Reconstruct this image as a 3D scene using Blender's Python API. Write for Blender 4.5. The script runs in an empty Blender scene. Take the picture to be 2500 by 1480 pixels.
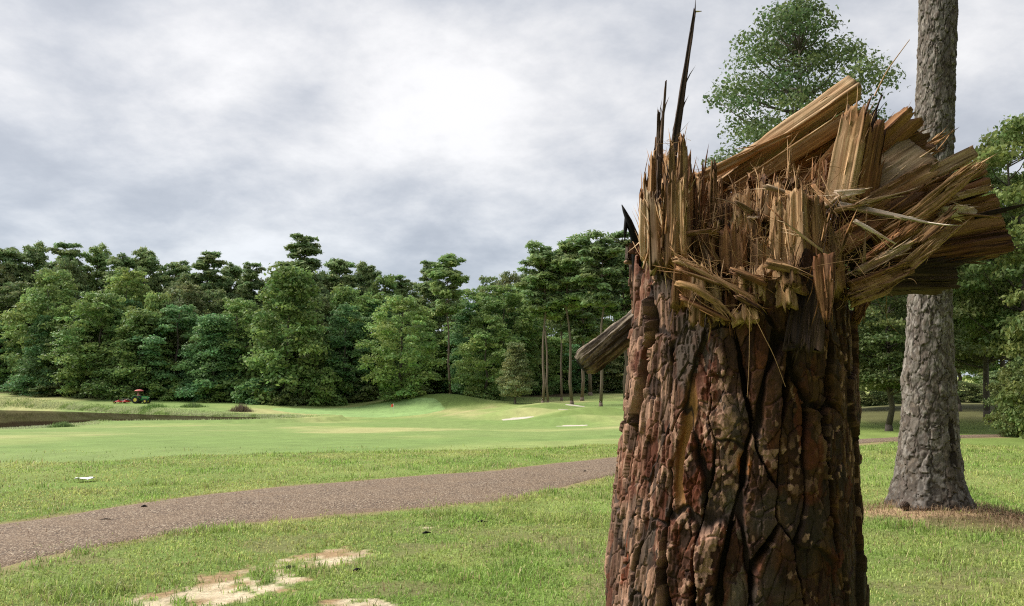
import bpy, math, random
import numpy as np
from mathutils import Vector, Matrix, Quaternion

# ------------------------------------------------------------------ camera, sky, sun, exposure
scene = bpy.context.scene
F = 1944.0                      # focal length in photo pixels (2500 x 1480)
CAMZ = 1.6
PITCH = math.atan((950 - 740) / F)
cam_d = bpy.data.cameras.new("camera")
cam_d.sensor_width = 36.0
cam_d.lens = 36.0 * F / 2500.0
cam_d.clip_start = 0.05
cam_d.clip_end = 6000
cam = bpy.data.objects.new("camera", cam_d)
scene.collection.objects.link(cam)
cam.location = (0, 0, CAMZ)
cam.rotation_euler = (math.radians(90) + PITCH, 0, 0)
scene.camera = cam

SUN_EL, SUN_AZ = 46.0, -72.0    # azimuth from +Y (view direction), negative = left
EXPO = 1.74
world = bpy.data.worlds.new("World")
scene.world = world
world.use_nodes = True
wn, wl = world.node_tree.nodes, world.node_tree.links
wn.clear()


def build_world():
    out = wn.new("ShaderNodeOutputWorld")
    bg = wn.new("ShaderNodeBackground")
    bg.inputs["Strength"].default_value = 0.1
    sky = wn.new("ShaderNodeTexSky")
    sky.sky_type = 'NISHITA'
    sky.sun_disc = False
    sky.sun_elevation = math.radians(SUN_EL)
    sky.sun_rotation = math.radians(SUN_AZ)
    tc = wn.new("ShaderNodeTexCoord")
    sep = wn.new("ShaderNodeSeparateXYZ")
    wl.new(tc.outputs["Generated"], sep.inputs[0])

    def math_n(op, a, b=None, clamp=False):
        n = wn.new("ShaderNodeMath"); n.operation = op; n.use_clamp = clamp
        for i, v in enumerate((a, b)):
            if v is None: continue
            if isinstance(v, (int, float)): n.inputs[i].default_value = v
            else: wl.new(v, n.inputs[i])
        return n.outputs[0]
    zz = math_n('MAXIMUM', sep.outputs[2], 0.0)
    den = math_n('ADD', zz, 0.32)
    u = math_n('DIVIDE', sep.outputs[0], den)
    v = math_n('DIVIDE', sep.outputs[1], den)
    cmb = wn.new("ShaderNodeCombineXYZ")
    wl.new(u, cmb.inputs[0]); wl.new(v, cmb.inputs[1]); cmb.inputs[2].default_value = 3.7

    def noise(scale, detail, rough, dist, off):
        m = wn.new("ShaderNodeMapping"); m.inputs["Location"].default_value = off
        wl.new(cmb.outputs[0], m.inputs[0])
        n = wn.new("ShaderNodeTexNoise"); n.inputs["Scale"].default_value = scale
        n.inputs["Detail"].default_value = detail; n.inputs["Roughness"].default_value = rough
        n.inputs["Distortion"].default_value = dist
        wl.new(m.outputs[0], n.inputs["Vector"])
        return n.outputs["Fac"]
    n1 = noise(1.35, 6, 0.50, 0.12, (1.7, 0.4, 0))
    n2 = noise(3.6, 8, 0.60, 0.1, (7.1, 3.2, 0))
    s = math_n('ADD', math_n('MULTIPLY', n1, 0.55), math_n('MULTIPLY', n2, 0.45))
    rp = wn.new("ShaderNodeValToRGB")
    cr = rp.color_ramp
    cr.interpolation = 'B_SPLINE'
    stops = [(0.40, (1.34, 1.42, 1.56)), (0.46, (1.62, 1.69, 1.81)), (0.51, (1.95, 1.99, 2.06)),
             (0.56, (2.27, 2.28, 2.30)), (0.62, (2.68, 2.67, 2.66))]
    while len(cr.elements) < len(stops): cr.elements.new(0.5)
    for e, (p, c) in zip(cr.elements, stops):
        e.position = p; e.color = (*[q * .272 for q in c], 1)
    wl.new(s, rp.inputs[0])
    # horizon of the cloud deck is a little darker and bluer
    hz = wn.new("ShaderNodeMapRange"); hz.inputs[1].default_value = 0.02; hz.inputs[2].default_value = 0.34
    hz.inputs[3].default_value = 0.0; hz.inputs[4].default_value = 1.0; hz.interpolation_type = 'SMOOTHSTEP'
    wl.new(sep.outputs[2], hz.inputs[0])
    hm = wn.new("ShaderNodeMix"); hm.data_type = 'RGBA'
    hm.inputs[6].default_value = (0.80, 0.86, 0.93, 1); hm.inputs[7].default_value = (1.06, 1.05, 1.05, 1)
    wl.new(hz.outputs[0], hm.inputs[0])
    mul = wn.new("ShaderNodeMix"); mul.data_type = 'RGBA'; mul.blend_type = 'MULTIPLY'
    mul.inputs[0].default_value = 1.0
    sc4 = wn.new("ShaderNodeVectorMath"); sc4.operation = 'SCALE'; sc4.inputs["Scale"].default_value = 4.0
    wl.new(rp.outputs[0], sc4.inputs[0])
    wl.new(sc4.outputs[0], mul.inputs[6]); wl.new(hm.outputs[2], mul.inputs[7])
    mix = wn.new("ShaderNodeMix"); mix.data_type = 'RGBA'; mix.inputs[0].default_value = 0.96
    wl.new(sky.outputs[0], mix.inputs[6]); wl.new(mul.outputs[2], mix.inputs[7])
    wl.new(mix.outputs[2], bg.inputs[0]); wl.new(bg.outputs[0], out.inputs[0])


build_world()
sun_d = bpy.data.lights.new("sun", 'SUN')
sun_d.energy = 1.5
sun_d.angle = math.radians(22)
sun_d.color = (1.0, 0.95, 0.86)
sun = bpy.data.objects.new("sun", sun_d)
scene.collection.objects.link(sun)
_el, _az = math.radians(SUN_EL), math.radians(SUN_AZ)
_to = Vector((math.sin(_az) * math.cos(_el), math.cos(_az) * math.cos(_el), math.sin(_el)))
sun.rotation_euler = _to.to_track_quat('Z', 'Y').to_euler()
sun.location = (-20, 0, 40)
vs = scene.view_settings
vs.view_transform = 'Standard'
vs.look = 'None'
vs.gamma = 1.0
vs.use_curve_mapping = False
vs.exposure = EXPO
cy = scene.cycles
cy.max_bounces = 5; cy.diffuse_bounces = 3; cy.glossy_bounces = 2; cy.transmission_bounces = 3
cy.use_denoising = False; cy.filter_width = 1.15
cy.transparent_max_bounces = 4; cy.caustics_reflective = False; cy.caustics_refractive = False

# ------------------------------------------------------------------ helpers
C = scene.collection
rng = np.random.default_rng(7)
random.seed(7)


def ray(px, py):
    a, b = (px - 1250) / F, (740 - py) / F
    return np.array([a, math.cos(PITCH) - b * math.sin(PITCH), math.sin(PITCH) + b * math.cos(PITCH)])


def P(px, py, D):
    """world point seen at photo pixel (px,py) at forward distance D"""
    r = ray(px, py)
    return np.array([0, 0, CAMZ]) + r * (D / r[1])


M32 = 0xffffffff


def hsh(ix, iy, seed=0):
    n = (np.asarray(ix, np.int64) * 374761393 + np.asarray(iy, np.int64) * 668265263 + seed * 982451653) & M32
    n = ((n ^ (n >> 13)) * 1274126177) & M32
    n = ((n ^ (n >> 15)) * 2246822519) & M32
    n = n ^ (n >> 16)
    return n / float(M32)


def vn(x, y, seed=0):
    x = np.asarray(x, float); y = np.asarray(y, float)
    x, y = np.broadcast_arrays(x, y)
    xi, yi = np.floor(x), np.floor(y)
    fx, fy = x - xi, y - yi
    fx = fx * fx * (3 - 2 * fx); fy = fy * fy * (3 - 2 * fy)
    xi = xi.astype(np.int64); yi = yi.astype(np.int64)
    a = hsh(xi, yi, seed); b = hsh(xi + 1, yi, seed); c = hsh(xi, yi + 1, seed); d = hsh(xi + 1, yi + 1, seed)
    return a + (b - a) * fx + (c - a) * fy + (a - b - c + d) * fx * fy


def fbm(x, y, o=4, seed=0, g=0.5):
    s, a, t = 0, 1.0, 0
    for i in range(o):
        s = s + a * vn(np.asarray(x) * 2 ** i + 13.7 * i, np.asarray(y) * 2 ** i + 7.3 * i, seed + i)
        t += a; a *= g
    return s / t


def vor(x, y, seed=0, jit=0.9, second=False):
    xi, yi = np.floor(x).astype(np.int64), np.floor(y).astype(np.int64)
    f1 = np.full(x.shape, 9.0); f2 = np.full(x.shape, 9.0); cid = np.zeros(x.shape, np.int64)
    cx = np.zeros(x.shape); cyy = np.zeros(x.shape); sx = np.zeros(x.shape); sy = np.zeros(x.shape)
    for dx in (-1, 0, 1):
        for dy in (-1, 0, 1):
            jx, jy = xi + dx, yi + dy
            px = jx + .5 + jit * (hsh(jx, jy, seed) - .5)
            py = jy + .5 + jit * (hsh(jx, jy, seed + 91) - .5)
            d = np.hypot(px - x, py - y)
            m = d < f1
            m2 = (~m) & (d < f2)
            sx = np.where(m, cx, np.where(m2, px, sx)); sy = np.where(m, cyy, np.where(m2, py, sy))
            f2 = np.where(m, f1, np.where(m2, d, f2))
            cid = np.where(m, jx * 100003 + jy, cid)
            cx = np.where(m, px, cx); cyy = np.where(m, py, cyy)
            f1 = np.where(m, d, f1)
    if second: return f1, f2, cid, cx, cyy, sx, sy
    return f1, f2, cid, cx, cyy


def sstep(a, b, x):
    t = np.clip((x - a) / (b - a), 0, 1)
    return t * t * (3 - 2 * t)


def mesh_np(name, V, Fs, cols=None, smooth=False, attrs=None):
    """V (n,3); Fs a list of (m,k) index arrays"""
    V = np.asarray(V, np.float32)
    Fs = [np.asarray(f, np.int32) for f in (Fs if isinstance(Fs, list) else [Fs]) if len(f)]
    me = bpy.data.meshes.new(name)
    me.vertices.add(len(V)); me.vertices.foreach_set("co", V.ravel())
    idx = np.concatenate([f.ravel() for f in Fs])
    tot = np.concatenate([np.full(len(f), f.shape[1], np.int32) for f in Fs])
    st = np.concatenate([[0], np.cumsum(tot)[:-1]]).astype(np.int32)
    me.loops.add(len(idx)); me.loops.foreach_set("vertex_index", idx)
    me.polygons.add(len(tot)); me.polygons.foreach_set("loop_start", st)
    if smooth: me.polygons.foreach_set("use_smooth", np.ones(len(tot), bool))
    me.update(calc_edges=True)
    if cols is not None:
        ca = me.color_attributes.new("Col", 'FLOAT_COLOR', 'POINT')
        c4 = np.ones((len(V), 4), np.float32); c4[:, :3] = cols
        ca.data.foreach_set("color", c4.ravel())
    for k, v in (attrs or {}).items():
        at = me.attributes.new(k, 'FLOAT', 'POINT'); at.data.foreach_set("value", np.asarray(v, np.float32))
    return me


def obj(name, me, mat=None, parent=None, loc=None, rot=None, scl=None):
    o = bpy.data.objects.new(name, me)
    C.objects.link(o)
    if mat is not None and me is not None and not me.materials: me.materials.append(mat)
    if parent is not None: o.parent = parent
    if loc is not None: o.location = tuple(float(v) for v in loc)
    if rot is not None: o.rotation_euler = rot
    if scl is not None: o.scale = scl
    return o


def tag(o, label=None, cat=None, group=None, kind=None):
    if label: o["label"] = label
    if cat: o["category"] = cat
    if group: o["group"] = group
    if kind: o["kind"] = kind
    return o


def empty(name, loc, label, cat, group=None):
    o = obj(name, None, loc=loc)
    o.empty_display_size = 0.2
    return tag(o, label, cat, group)


class MB:
    """collects pieces of one mesh"""
    def __init__(s): s.V = []; s.F = {}; s.n = 0
    def add(s, V, Fs):
        for f in Fs:
            f = np.asarray(f)
            if len(f): s.F.setdefault(f.shape[1], []).append(f + s.n)
        s.V.append(np.asarray(V, float)); s.n += len(V)
    def mesh(s, name, smooth=False):
        return mesh_np(name, np.concatenate(s.V), [np.concatenate(v) for v in s.F.values()], smooth=smooth)
    def box(s, c, d, bev=0.0, taper=1.0):
        c = np.array(c, float); h = np.array(d, float) / 2
        b = min(bev, h.min() * 0.9)
        V = []
        for z, k in ((-h[2], 0), (-h[2] + b, 1), (h[2] - b, 1), (h[2], 0)):
            if b == 0 and k == 1: continue
            ins = 0 if (k == 1 or b == 0) else b
            t = taper if z > 0 else 1.0
            x, y = (h[0] - ins) * t, (h[1] - ins) * t
            if b > 0: V += [(-x + b, -y, z), (x - b, -y, z), (x, -y + b, z), (x, y - b, z), (x - b, y, z), (-x + b, y, z), (-x, y - b, z), (-x, -y + b, z)]
            else: V += [(-x, -y, z), (x, -y, z), (x, y, z), (-x, y, z)]
        m = 8 if b > 0 else 4
        r = len(V) // m
        fs = [[k * m + i, k * m + (i + 1) % m, (k + 1) * m + (i + 1) % m, (k + 1) * m + i] for k in range(r - 1) for i in range(m)]
        caps = [list(range(m))[::-1], [(r - 1) * m + i for i in range(m)]]
        s.add(np.array(V) + c, [fs, caps])
    def tube(s, pts, rad, n=8, cap=True):
        pts = np.asarray(pts, float); rad = np.broadcast_to(np.asarray(rad, float), (len(pts),))
        T = np.gradient(pts, axis=0); T /= np.linalg.norm(T, axis=1)[:, None] + 1e-9
        ref = np.array([0, 0, 1.0]) if abs(T[0][2]) < .9 else np.array([1.0, 0, 0])
        V = []
        for p, t, r in zip(pts, T, rad):
            a = np.cross(t, ref); a /= np.linalg.norm(a) + 1e-9; b = np.cross(t, a); ref = np.cross(a, t)
            ang = np.arange(n) * 2 * math.pi / n
            V.append(p + r * (np.cos(ang)[:, None] * a + np.sin(ang)[:, None] * b))
        m = len(pts)
        i = np.arange(m - 1)[:, None] * n; j = np.arange(n)[None, :]; j2 = (j + 1) % n
        fs = np.stack([i + j, i + j2, i + n + j2, i + n + j], -1).reshape(-1, 4)
        caps = [np.arange(n)[None, ::-1], (m - 1) * n + np.arange(n)[None, :]] if cap else []
        s.add(np.concatenate(V), [fs] + caps)
    def lathe(s, prof, axis='y', c=(0, 0, 0), n=20):
        prof = np.asarray(prof, float)   # (radius, along)
        ang = np.arange(n) * 2 * math.pi / n
        V = np.stack([np.outer(prof[:, 0], np.cos(ang)), np.repeat(prof[:, 1][:, None], n, 1), np.outer(prof[:, 0], np.sin(ang))], -1).reshape(-1, 3)
        if axis == 'z': V = V[:, [0, 2, 1]]
        if axis == 'x': V = V[:, [1, 0, 2]]
        m = len(prof)
        i = np.arange(m - 1)[:, None] * n; j = np.arange(n)[None, :]; j2 = (j + 1) % n
        fs = np.stack([i + j, i + j2, i + n + j2, i + n + j], -1).reshape(-1, 4)
        s.add(V + np.array(c, float), [fs])


# ------------------------------------------------------------------ materials
def newmat(name):
    m = bpy.data.materials.new(name); m.use_nodes = True
    nt = m.node_tree; nt.nodes.clear()
    o = nt.nodes.new("ShaderNodeOutputMaterial")
    return m, nt, nt.nodes, nt.links, o


def N(nt, t, **kw):
    n = nt.nodes.new(t)
    for k, v in kw.items():
        if k in n.inputs: n.inputs[k].default_value = v
        else: setattr(n, k, v)
    return n


def plain(name, col, rough=0.6, metal=0.0, var=0.15, scale=8.0, bump=0.0):
    m, nt, ns, L, o = newmat(name)
    p = N(nt, "ShaderNodeBsdfPrincipled", Roughness=rough, Metallic=metal)
    tc = N(nt, "ShaderNodeTexCoord")
    nz = N(nt, "ShaderNodeTexNoise", Scale=scale, Detail=5.0)
    L.new(tc.outputs["Object"], nz.inputs["Vector"])
    mx = N(nt, "ShaderNodeMix", data_type='RGBA')
    mx.inputs[6].default_value = (*[c * (1 - var) for c in col], 1)
    mx.inputs[7].default_value = (*[min(1, c * (1 + var)) for c in col], 1)
    L.new(nz.outputs["Fac"], mx.inputs[0]); L.new(mx.outputs[2], p.inputs["Base Color"])
    if bump:
        b = N(nt, "ShaderNodeBump", Strength=bump, Distance=0.02)
        L.new(nz.outputs["Fac"], b.inputs["Height"]); L.new(b.outputs[0], p.inputs["Normal"])
    L.new(p.outputs[0], o.inputs[0])
    return m


def mat_ground():
    m, nt, ns, L, o = newmat("turf")
    p = N(nt, "ShaderNodeBsdfPrincipled", Roughness=0.9)
    p.inputs["Specular IOR Level"].default_value = 0.15
    at = N(nt, "ShaderNodeAttribute", attribute_name="Col")
    tc = N(nt, "ShaderNodeTexCoord")
    n1 = N(nt, "ShaderNodeTexNoise", Scale=26.0, Detail=6.0, Roughness=0.7)
    n2 = N(nt, "ShaderNodeTexNoise", Scale=0.9, Detail=6.0, Roughness=0.6)
    mp = N(nt, "ShaderNodeMapping"); mp.inputs["Scale"].default_value = (1, .55, 1)
    L.new(tc.outputs["Object"], mp.inputs[0])
    L.new(tc.outputs["Object"], n1.inputs["Vector"]); L.new(mp.outputs[0], n2.inputs["Vector"])
    r1 = N(nt, "ShaderNodeMapRange"); r1.inputs[1].default_value = .3; r1.inputs[2].default_value = .7; r1.inputs[3].default_value = .62; r1.inputs[4].default_value = 1.38
    r2 = N(nt, "ShaderNodeMapRange"); r2.inputs[1].default_value = .3; r2.inputs[2].default_value = .7; r2.inputs[3].default_value = .84; r2.inputs[4].default_value = 1.16
    L.new(n1.outputs["Fac"], r1.inputs[0]); L.new(n2.outputs["Fac"], r2.inputs[0])
    mu = N(nt, "ShaderNodeMath", operation='MULTIPLY'); L.new(r1.outputs[0], mu.inputs[0]); L.new(r2.outputs[0], mu.inputs[1])
    vm = N(nt, "ShaderNodeVectorMath", operation='SCALE'); L.new(at.outputs["Color"], vm.inputs[0]); L.new(mu.outputs[0], vm.inputs["Scale"])
    L.new(vm.outputs[0], p.inputs["Base Color"])
    b = N(nt, "ShaderNodeBump", Strength=0.6, Distance=0.03); L.new(n1.outputs["Fac"], b.inputs["Height"]); L.new(b.outputs[0], p.inputs["Normal"])
    L.new(p.outputs[0], o.inputs[0])
    return m


def mat_path():
    m, nt, ns, L, o = newmat("chip_seal")
    p = N(nt, "ShaderNodeBsdfPrincipled", Roughness=0.85)
    tc = N(nt, "ShaderNodeTexCoord")
    v = N(nt, "ShaderNodeTexVoronoi", Scale=66.0)
    L.new(tc.outputs["Object"], v.inputs["Vector"])
    bw = N(nt, "ShaderNodeSeparateColor"); L.new(v.outputs["Color"], bw.inputs[0])
    rp = N(nt, "ShaderNodeValToRGB"); cr = rp.color_ramp
    st = [(0.0, (.026, .017, .012)), (.30, (.098, .060, .038)), (.60, (.185, .120, .076)), (.82, (.28, .20, .13)), (1.0, (.60, .50, .37))]
    while len(cr.elements) < 5: cr.elements.new(.5)
    for e, (q, c) in zip(cr.elements, st): e.position = q; e.color = (*c, 1)
    L.new(bw.outputs[0], rp.inputs[0])
    n2 = N(nt, "ShaderNodeTexNoise", Scale=1.3, Detail=6.0, Roughness=0.65); L.new(tc.outputs["Object"], n2.inputs["Vector"])
    r2 = N(nt, "ShaderNodeMapRange"); r2.inputs[1].default_value = .35; r2.inputs[2].default_value = .72; r2.inputs[3].default_value = 0; r2.inputs[4].default_value = .65
    L.new(n2.outputs["Fac"], r2.inputs[0])
    at = N(nt, "ShaderNodeAttribute", attribute_name="edge")
    ad = N(nt, "ShaderNodeMath", operation='MAXIMUM'); L.new(r2.outputs[0], ad.inputs[0]); L.new(at.outputs["Fac"], ad.inputs[1])
    mx = N(nt, "ShaderNodeMix", data_type='RGBA'); mx.inputs[7].default_value = (.25, .17, .105, 1)
    L.new(ad.outputs[0], mx.inputs[0]); L.new(rp.outputs[0], mx.inputs[6]); L.new(mx.outputs[2], p.inputs["Base Color"])
    b = N(nt, "ShaderNodeBump", Strength=0.8, Distance=0.012); L.new(v.outputs["Distance"], b.inputs["Height"]); b.invert = True
    L.new(b.outputs[0], p.inputs["Normal"]); L.new(p.outputs[0], o.inputs[0])
    return m


def mat_leaf(name, trans=0.3, rough=0.55):
    """colour comes from the object's own colour and a tint stored per leaf"""
    m, nt, ns, L, o = newmat(name)
    oi = N(nt, "ShaderNodeObjectInfo")
    at = N(nt, "ShaderNodeAttribute", attribute_name="Col")
    mu = N(nt, "ShaderNodeMix", data_type='RGBA', blend_type='MULTIPLY'); mu.inputs[0].default_value = 1
    L.new(oi.outputs["Color"], mu.inputs[6]); L.new(at.outputs["Color"], mu.inputs[7])
    p = N(nt, "ShaderNodeBsdfPrincipled", Roughness=rough); p.inputs["Specular IOR Level"].default_value = 0.25
    L.new(mu.outputs[2], p.inputs["Base Color"])
    t = N(nt, "ShaderNodeBsdfTranslucent"); L.new(mu.outputs[2], t.inputs[0])
    ms = N(nt, "ShaderNodeMixShader"); ms.inputs[0].default_value = trans
    L.new(p.outputs[0], ms.inputs[1]); L.new(t.outputs[0], ms.inputs[2]); L.new(ms.outputs[0], o.inputs[0])
    return m


def mat_attr(name, rough=0.8, noise=0.35, scale=60.0, bump=0.5, dist=0.004, stretch=(1, 1, .35), spec=.3):
    """colour from the Col attribute with fine procedural grain"""
    m, nt, ns, L, o = newmat(name)
    p = N(nt, "ShaderNodeBsdfPrincipled", Roughness=rough); p.inputs["Specular IOR Level"].default_value = spec
    at = N(nt, "ShaderNodeAttribute", attribute_name="Col")
    oi = N(nt, "ShaderNodeObjectInfo")
    tc = N(nt, "ShaderNodeTexCoord"); mp = N(nt, "ShaderNodeMapping"); mp.inputs["Scale"].default_value = stretch
    L.new(tc.outputs["Object"], mp.inputs[0])
    nz = N(nt, "ShaderNodeTexNoise", Scale=scale, Detail=8.0, Roughness=0.7); L.new(mp.outputs[0], nz.inputs["Vector"])
    r = N(nt, "ShaderNodeMapRange"); r.inputs[1].default_value = .25; r.inputs[2].default_value = .75; r.inputs[3].default_value = 1 - noise; r.inputs[4].default_value = 1 + noise
    L.new(nz.outputs["Fac"], r.inputs[0])
    vm = N(nt, "ShaderNodeVectorMath", operation='SCALE'); L.new(at.outputs["Color"], vm.inputs[0]); L.new(r.outputs[0], vm.inputs["Scale"])
    L.new(vm.outputs[0], p.inputs["Base Color"])
    b = N(nt, "ShaderNodeBump", Strength=bump, Distance=dist); L.new(nz.outputs["Fac"], b.inputs["Height"]); L.new(b.outputs[0], p.inputs["Normal"])
    L.new(p.outputs[0], o.inputs[0])
    return m


def mat_wood(name, dark, mid, light, fine=230.0, along=5.0, rough=.75):
    """split wood: grain runs along the object's own Z axis"""
    m, nt, ns, L, o = newmat(name)
    p = N(nt, "ShaderNodeBsdfPrincipled", Roughness=rough); p.inputs["Specular IOR Level"].default_value = .25
    tc = N(nt, "ShaderNodeTexCoord"); oi = N(nt, "ShaderNodeObjectInfo")
    off = N(nt, "ShaderNodeVectorMath", operation='SCALE'); L.new(oi.outputs["Random"], off.inputs["Scale"]); off.inputs[0].default_value = (31, 17, 9)
    ad = N(nt, "ShaderNodeVectorMath", operation='ADD'); L.new(tc.outputs["Object"], ad.inputs[0]); L.new(off.outputs[0], ad.inputs[1])
    m1 = N(nt, "ShaderNodeMapping"); m1.inputs["Scale"].default_value = (fine, fine, along); L.new(ad.outputs[0], m1.inputs[0])
    m2 = N(nt, "ShaderNodeMapping"); m2.inputs["Scale"].default_value = (34, 34, 2.2); L.new(ad.outputs[0], m2.inputs[0])
    n1 = N(nt, "ShaderNodeTexNoise", Scale=1.0, Detail=6.0, Roughness=.65); L.new(m1.outputs[0], n1.inputs["Vector"])
    n2 = N(nt, "ShaderNodeTexNoise", Scale=1.0, Detail=5.0, Roughness=.6); L.new(m2.outputs[0], n2.inputs["Vector"])
    n3 = N(nt, "ShaderNodeTexNoise", Scale=9.0, Detail=4.0); L.new(ad.outputs[0], n3.inputs["Vector"])
    s = N(nt, "ShaderNodeMath", operation='MULTIPLY_ADD'); L.new(n1.outputs["Fac"], s.inputs[0]); s.inputs[1].default_value = .5
    s2 = N(nt, "ShaderNodeMath", operation='MULTIPLY'); L.new(n2.outputs["Fac"], s2.inputs[0]); s2.inputs[1].default_value = .5; L.new(s2.outputs[0], s.inputs[2])
    rd = N(nt, "ShaderNodeMath", operation='MULTIPLY_ADD'); L.new(oi.outputs["Random"], rd.inputs[0]); rd.inputs[1].default_value = .12; L.new(s.outputs[0], rd.inputs[2])
    rp = N(nt, "ShaderNodeValToRGB"); cr = rp.color_ramp
    while len(cr.elements) < 3: cr.elements.new(.5)
    for e, (q, c) in zip(cr.elements, [(.425, dark), (.535, mid), (.655, light)]): e.position = q; e.color = (*c, 1)
    L.new(rd.outputs[0], rp.inputs[0])
    mx = N(nt, "ShaderNodeMix", data_type='RGBA'); L.new(rp.outputs[0], mx.inputs[6]); mx.inputs[7].default_value = (mid[0] * .75, mid[1] * .55, mid[2] * .42, 1)
    r3 = N(nt, "ShaderNodeMapRange"); r3.inputs[1].default_value = .5; r3.inputs[2].default_value = .75; r3.inputs[4].default_value = .7; L.new(n3.outputs["Fac"], r3.inputs[0])
    L.new(r3.outputs[0], mx.inputs[0])
    at = N(nt, "ShaderNodeAttribute", attribute_name="Col")
    mt = N(nt, "ShaderNodeMix", data_type='RGBA', blend_type='MULTIPLY'); mt.inputs[0].default_value = 1.0
    L.new(mx.outputs[2], mt.inputs[6]); L.new(at.outputs["Color"], mt.inputs[7]); L.new(mt.outputs[2], p.inputs["Base Color"])
    b = N(nt, "ShaderNodeBump", Strength=.7, Distance=.004); L.new(s.outputs[0], b.inputs["Height"]); L.new(b.outputs[0], p.inputs["Normal"])
    L.new(p.outputs[0], o.inputs[0])
    return m


def mat_water():
    """muddy, nearly still: brown body with a weak mirror"""
    m, nt, ns, L, o = newmat("pond_water")
    tc = N(nt, "ShaderNodeTexCoord"); nz = N(nt, "ShaderNodeTexNoise", Scale=.12, Detail=3.0); L.new(tc.outputs["Object"], nz.inputs["Vector"])
    mx = N(nt, "ShaderNodeMix", data_type='RGBA'); mx.inputs[6].default_value = (.016, .011, .007, 1); mx.inputs[7].default_value = (.040, .028, .017, 1)  # dark brown base stands in for dark tree reflections
    L.new(nz.outputs["Fac"], mx.inputs[0])
    d = N(nt, "ShaderNodeBsdfDiffuse"); L.new(mx.outputs[2], d.inputs["Color"])
    gl = N(nt, "ShaderNodeBsdfGlossy", Roughness=.03)
    ms = N(nt, "ShaderNodeMixShader"); ms.inputs[0].default_value = .22
    L.new(d.outputs[0], ms.inputs[1]); L.new(gl.outputs[0], ms.inputs[2]); L.new(ms.outputs[0], o.inputs[0])
    return m


MAT = dict(
    turf=mat_ground(), path=mat_path(), leaf=mat_leaf("leaf", .42), needle=mat_leaf("needle", .36, .6),
    blade=mat_leaf("grass_blade", .40, .5),
    bark=mat_attr("pine_bark", rough=.82, scale=210, noise=.5, bump=.7, dist=.0022),
    bark_far=plain("tree_bark", (.10, .080, .064), .9, var=.45, scale=5.0, bump=.6),
    bark_pine=plain("pine_trunk_bark", (.17, .125, .095), .9, var=.4, scale=4.0, bump=.6),
    wood=mat_wood("split_wood", (.055, .023, .008), (.335, .180, .078), (.54, .355, .188)),
    wood_grey=mat_wood("weathered_wood", (.11, .057, .028), (.41, .262, .142), (.63, .465, .30)),
    wood_red=mat_wood("heart_wood", (.038, .013, .005), (.195, .085, .033), (.35, .18, .076)),
    wood_pale=mat_wood("fresh_splinter", (.46, .31, .19), (.70, .53, .38), (.82, .70, .56)),
    wood_dark=mat_wood("dark_wood", (.016, .009, .006), (.055, .031, .020), (.13, .078, .048)),  # very dark brown wood tone
    fibre=plain("torn_fibre", (.40, .235, .10), .8, var=.45, scale=40.0),
    sand=plain("bunker_sand", (.56, .50, .42), .95, var=.1, scale=6.0, bump=.2),
    water=mat_water(),
)
MAT_STRAW = mat_leaf("pine_straw_needle", .0, .8)

# ------------------------------------------------------------------ terrain
WATER_Z = -2.5
ctrl = []
for px in (-500, 0, 400, 900, 1300, 1700, 2100, 2500, 3000):
    for D in (8, 13, 18):
        x = (px - 1250) / F * D
        ctrl.append((x, D, 0.0))


def cz(px, D, z): ctrl.append(((px - 1250) / F * D, D, z))
def cp(px, py, D): ctrl.append(tuple(P(px, py, D)))


for px in (-600, 0, 300, 700, 1000, 1350):
    for D, z in ((25, -.2), (32, -.48), (42, -.85), (60, -1.5)): cz(px, D, z)
for px, D, z in ((-600, 85, -2.2), (0, 80, -2.3), (300, 85, -2.25), (700, 85, -2.15), (1000, 90, -2.3), (1000, 118, -2.75),
                 (500, 103, -2.45), (1600, 25, -.1), (1600, 40, -.6), (1600, 60, -1.1), (1600, 90, -1.6), (1900, 30, 0), (1900, 60, -.3), (1900, 100, 0)):
    cz(px, D, z)
for a in ((345, 985, 150), (200, 982, 152), (60, 975, 160), (-300, 970, 165), (0, 949, 190), (-300, 945, 195), (150, 958, 178), (250, 968, 166), (450, 978, 158),
          (650, 987, 150), (720, 1005, 132), (850, 978, 165), (960, 1013, 135), (850, 1000, 146), (1050, 1012, 128), (700, 1022, 116),
          (1090, 976, 150), (1000, 978, 152), (1180, 992, 138), (1260, 1021, 100), (1395, 1036, 85), (1300, 1003, 108), (1430, 1014, 95),
          (1325, 987, 131), (1395, 988, 130), (1465, 992, 124), (1100, 969, 156), (1250, 980, 150), (1440, 938, 205), (1300, 955, 185), (1500, 985, 135), (1520, 1000, 112),
          (1150, 962, 180), (800, 955, 200), (500, 945, 215), (1550, 950, 190),
          (2150, 1053, 30), (2300, 1043, 34), (2500, 1050, 32), (2150, 995, 48), (2330, 985, 55), (2500, 985, 55), (2150, 968, 75), (2400, 955, 85), (2700, 955, 85),
          (2300, 940, 140), (2000, 945, 150), (2700, 1060, 28)):
    cp(*a)
for px in (-600, 200, 900, 1500, 2000, 2600): cz(px, 400, 8.0)
for px in (-600, 200, 900, 1500, 2000, 2600): cz(px, 280, 5.5)
ctrl = np.array(ctrl)


def _qc(x, y):
    r = np.hypot(x, y) + 1e-6
    th = np.clip(np.arctan2(x, y), -.78, .78)
    return np.stack([np.log(np.clip(r, 6, 600)), th], -1)


def _tps(d2): return np.where(d2 > 1e-12, d2 * np.log(d2 + 1e-12), 0)


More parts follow.
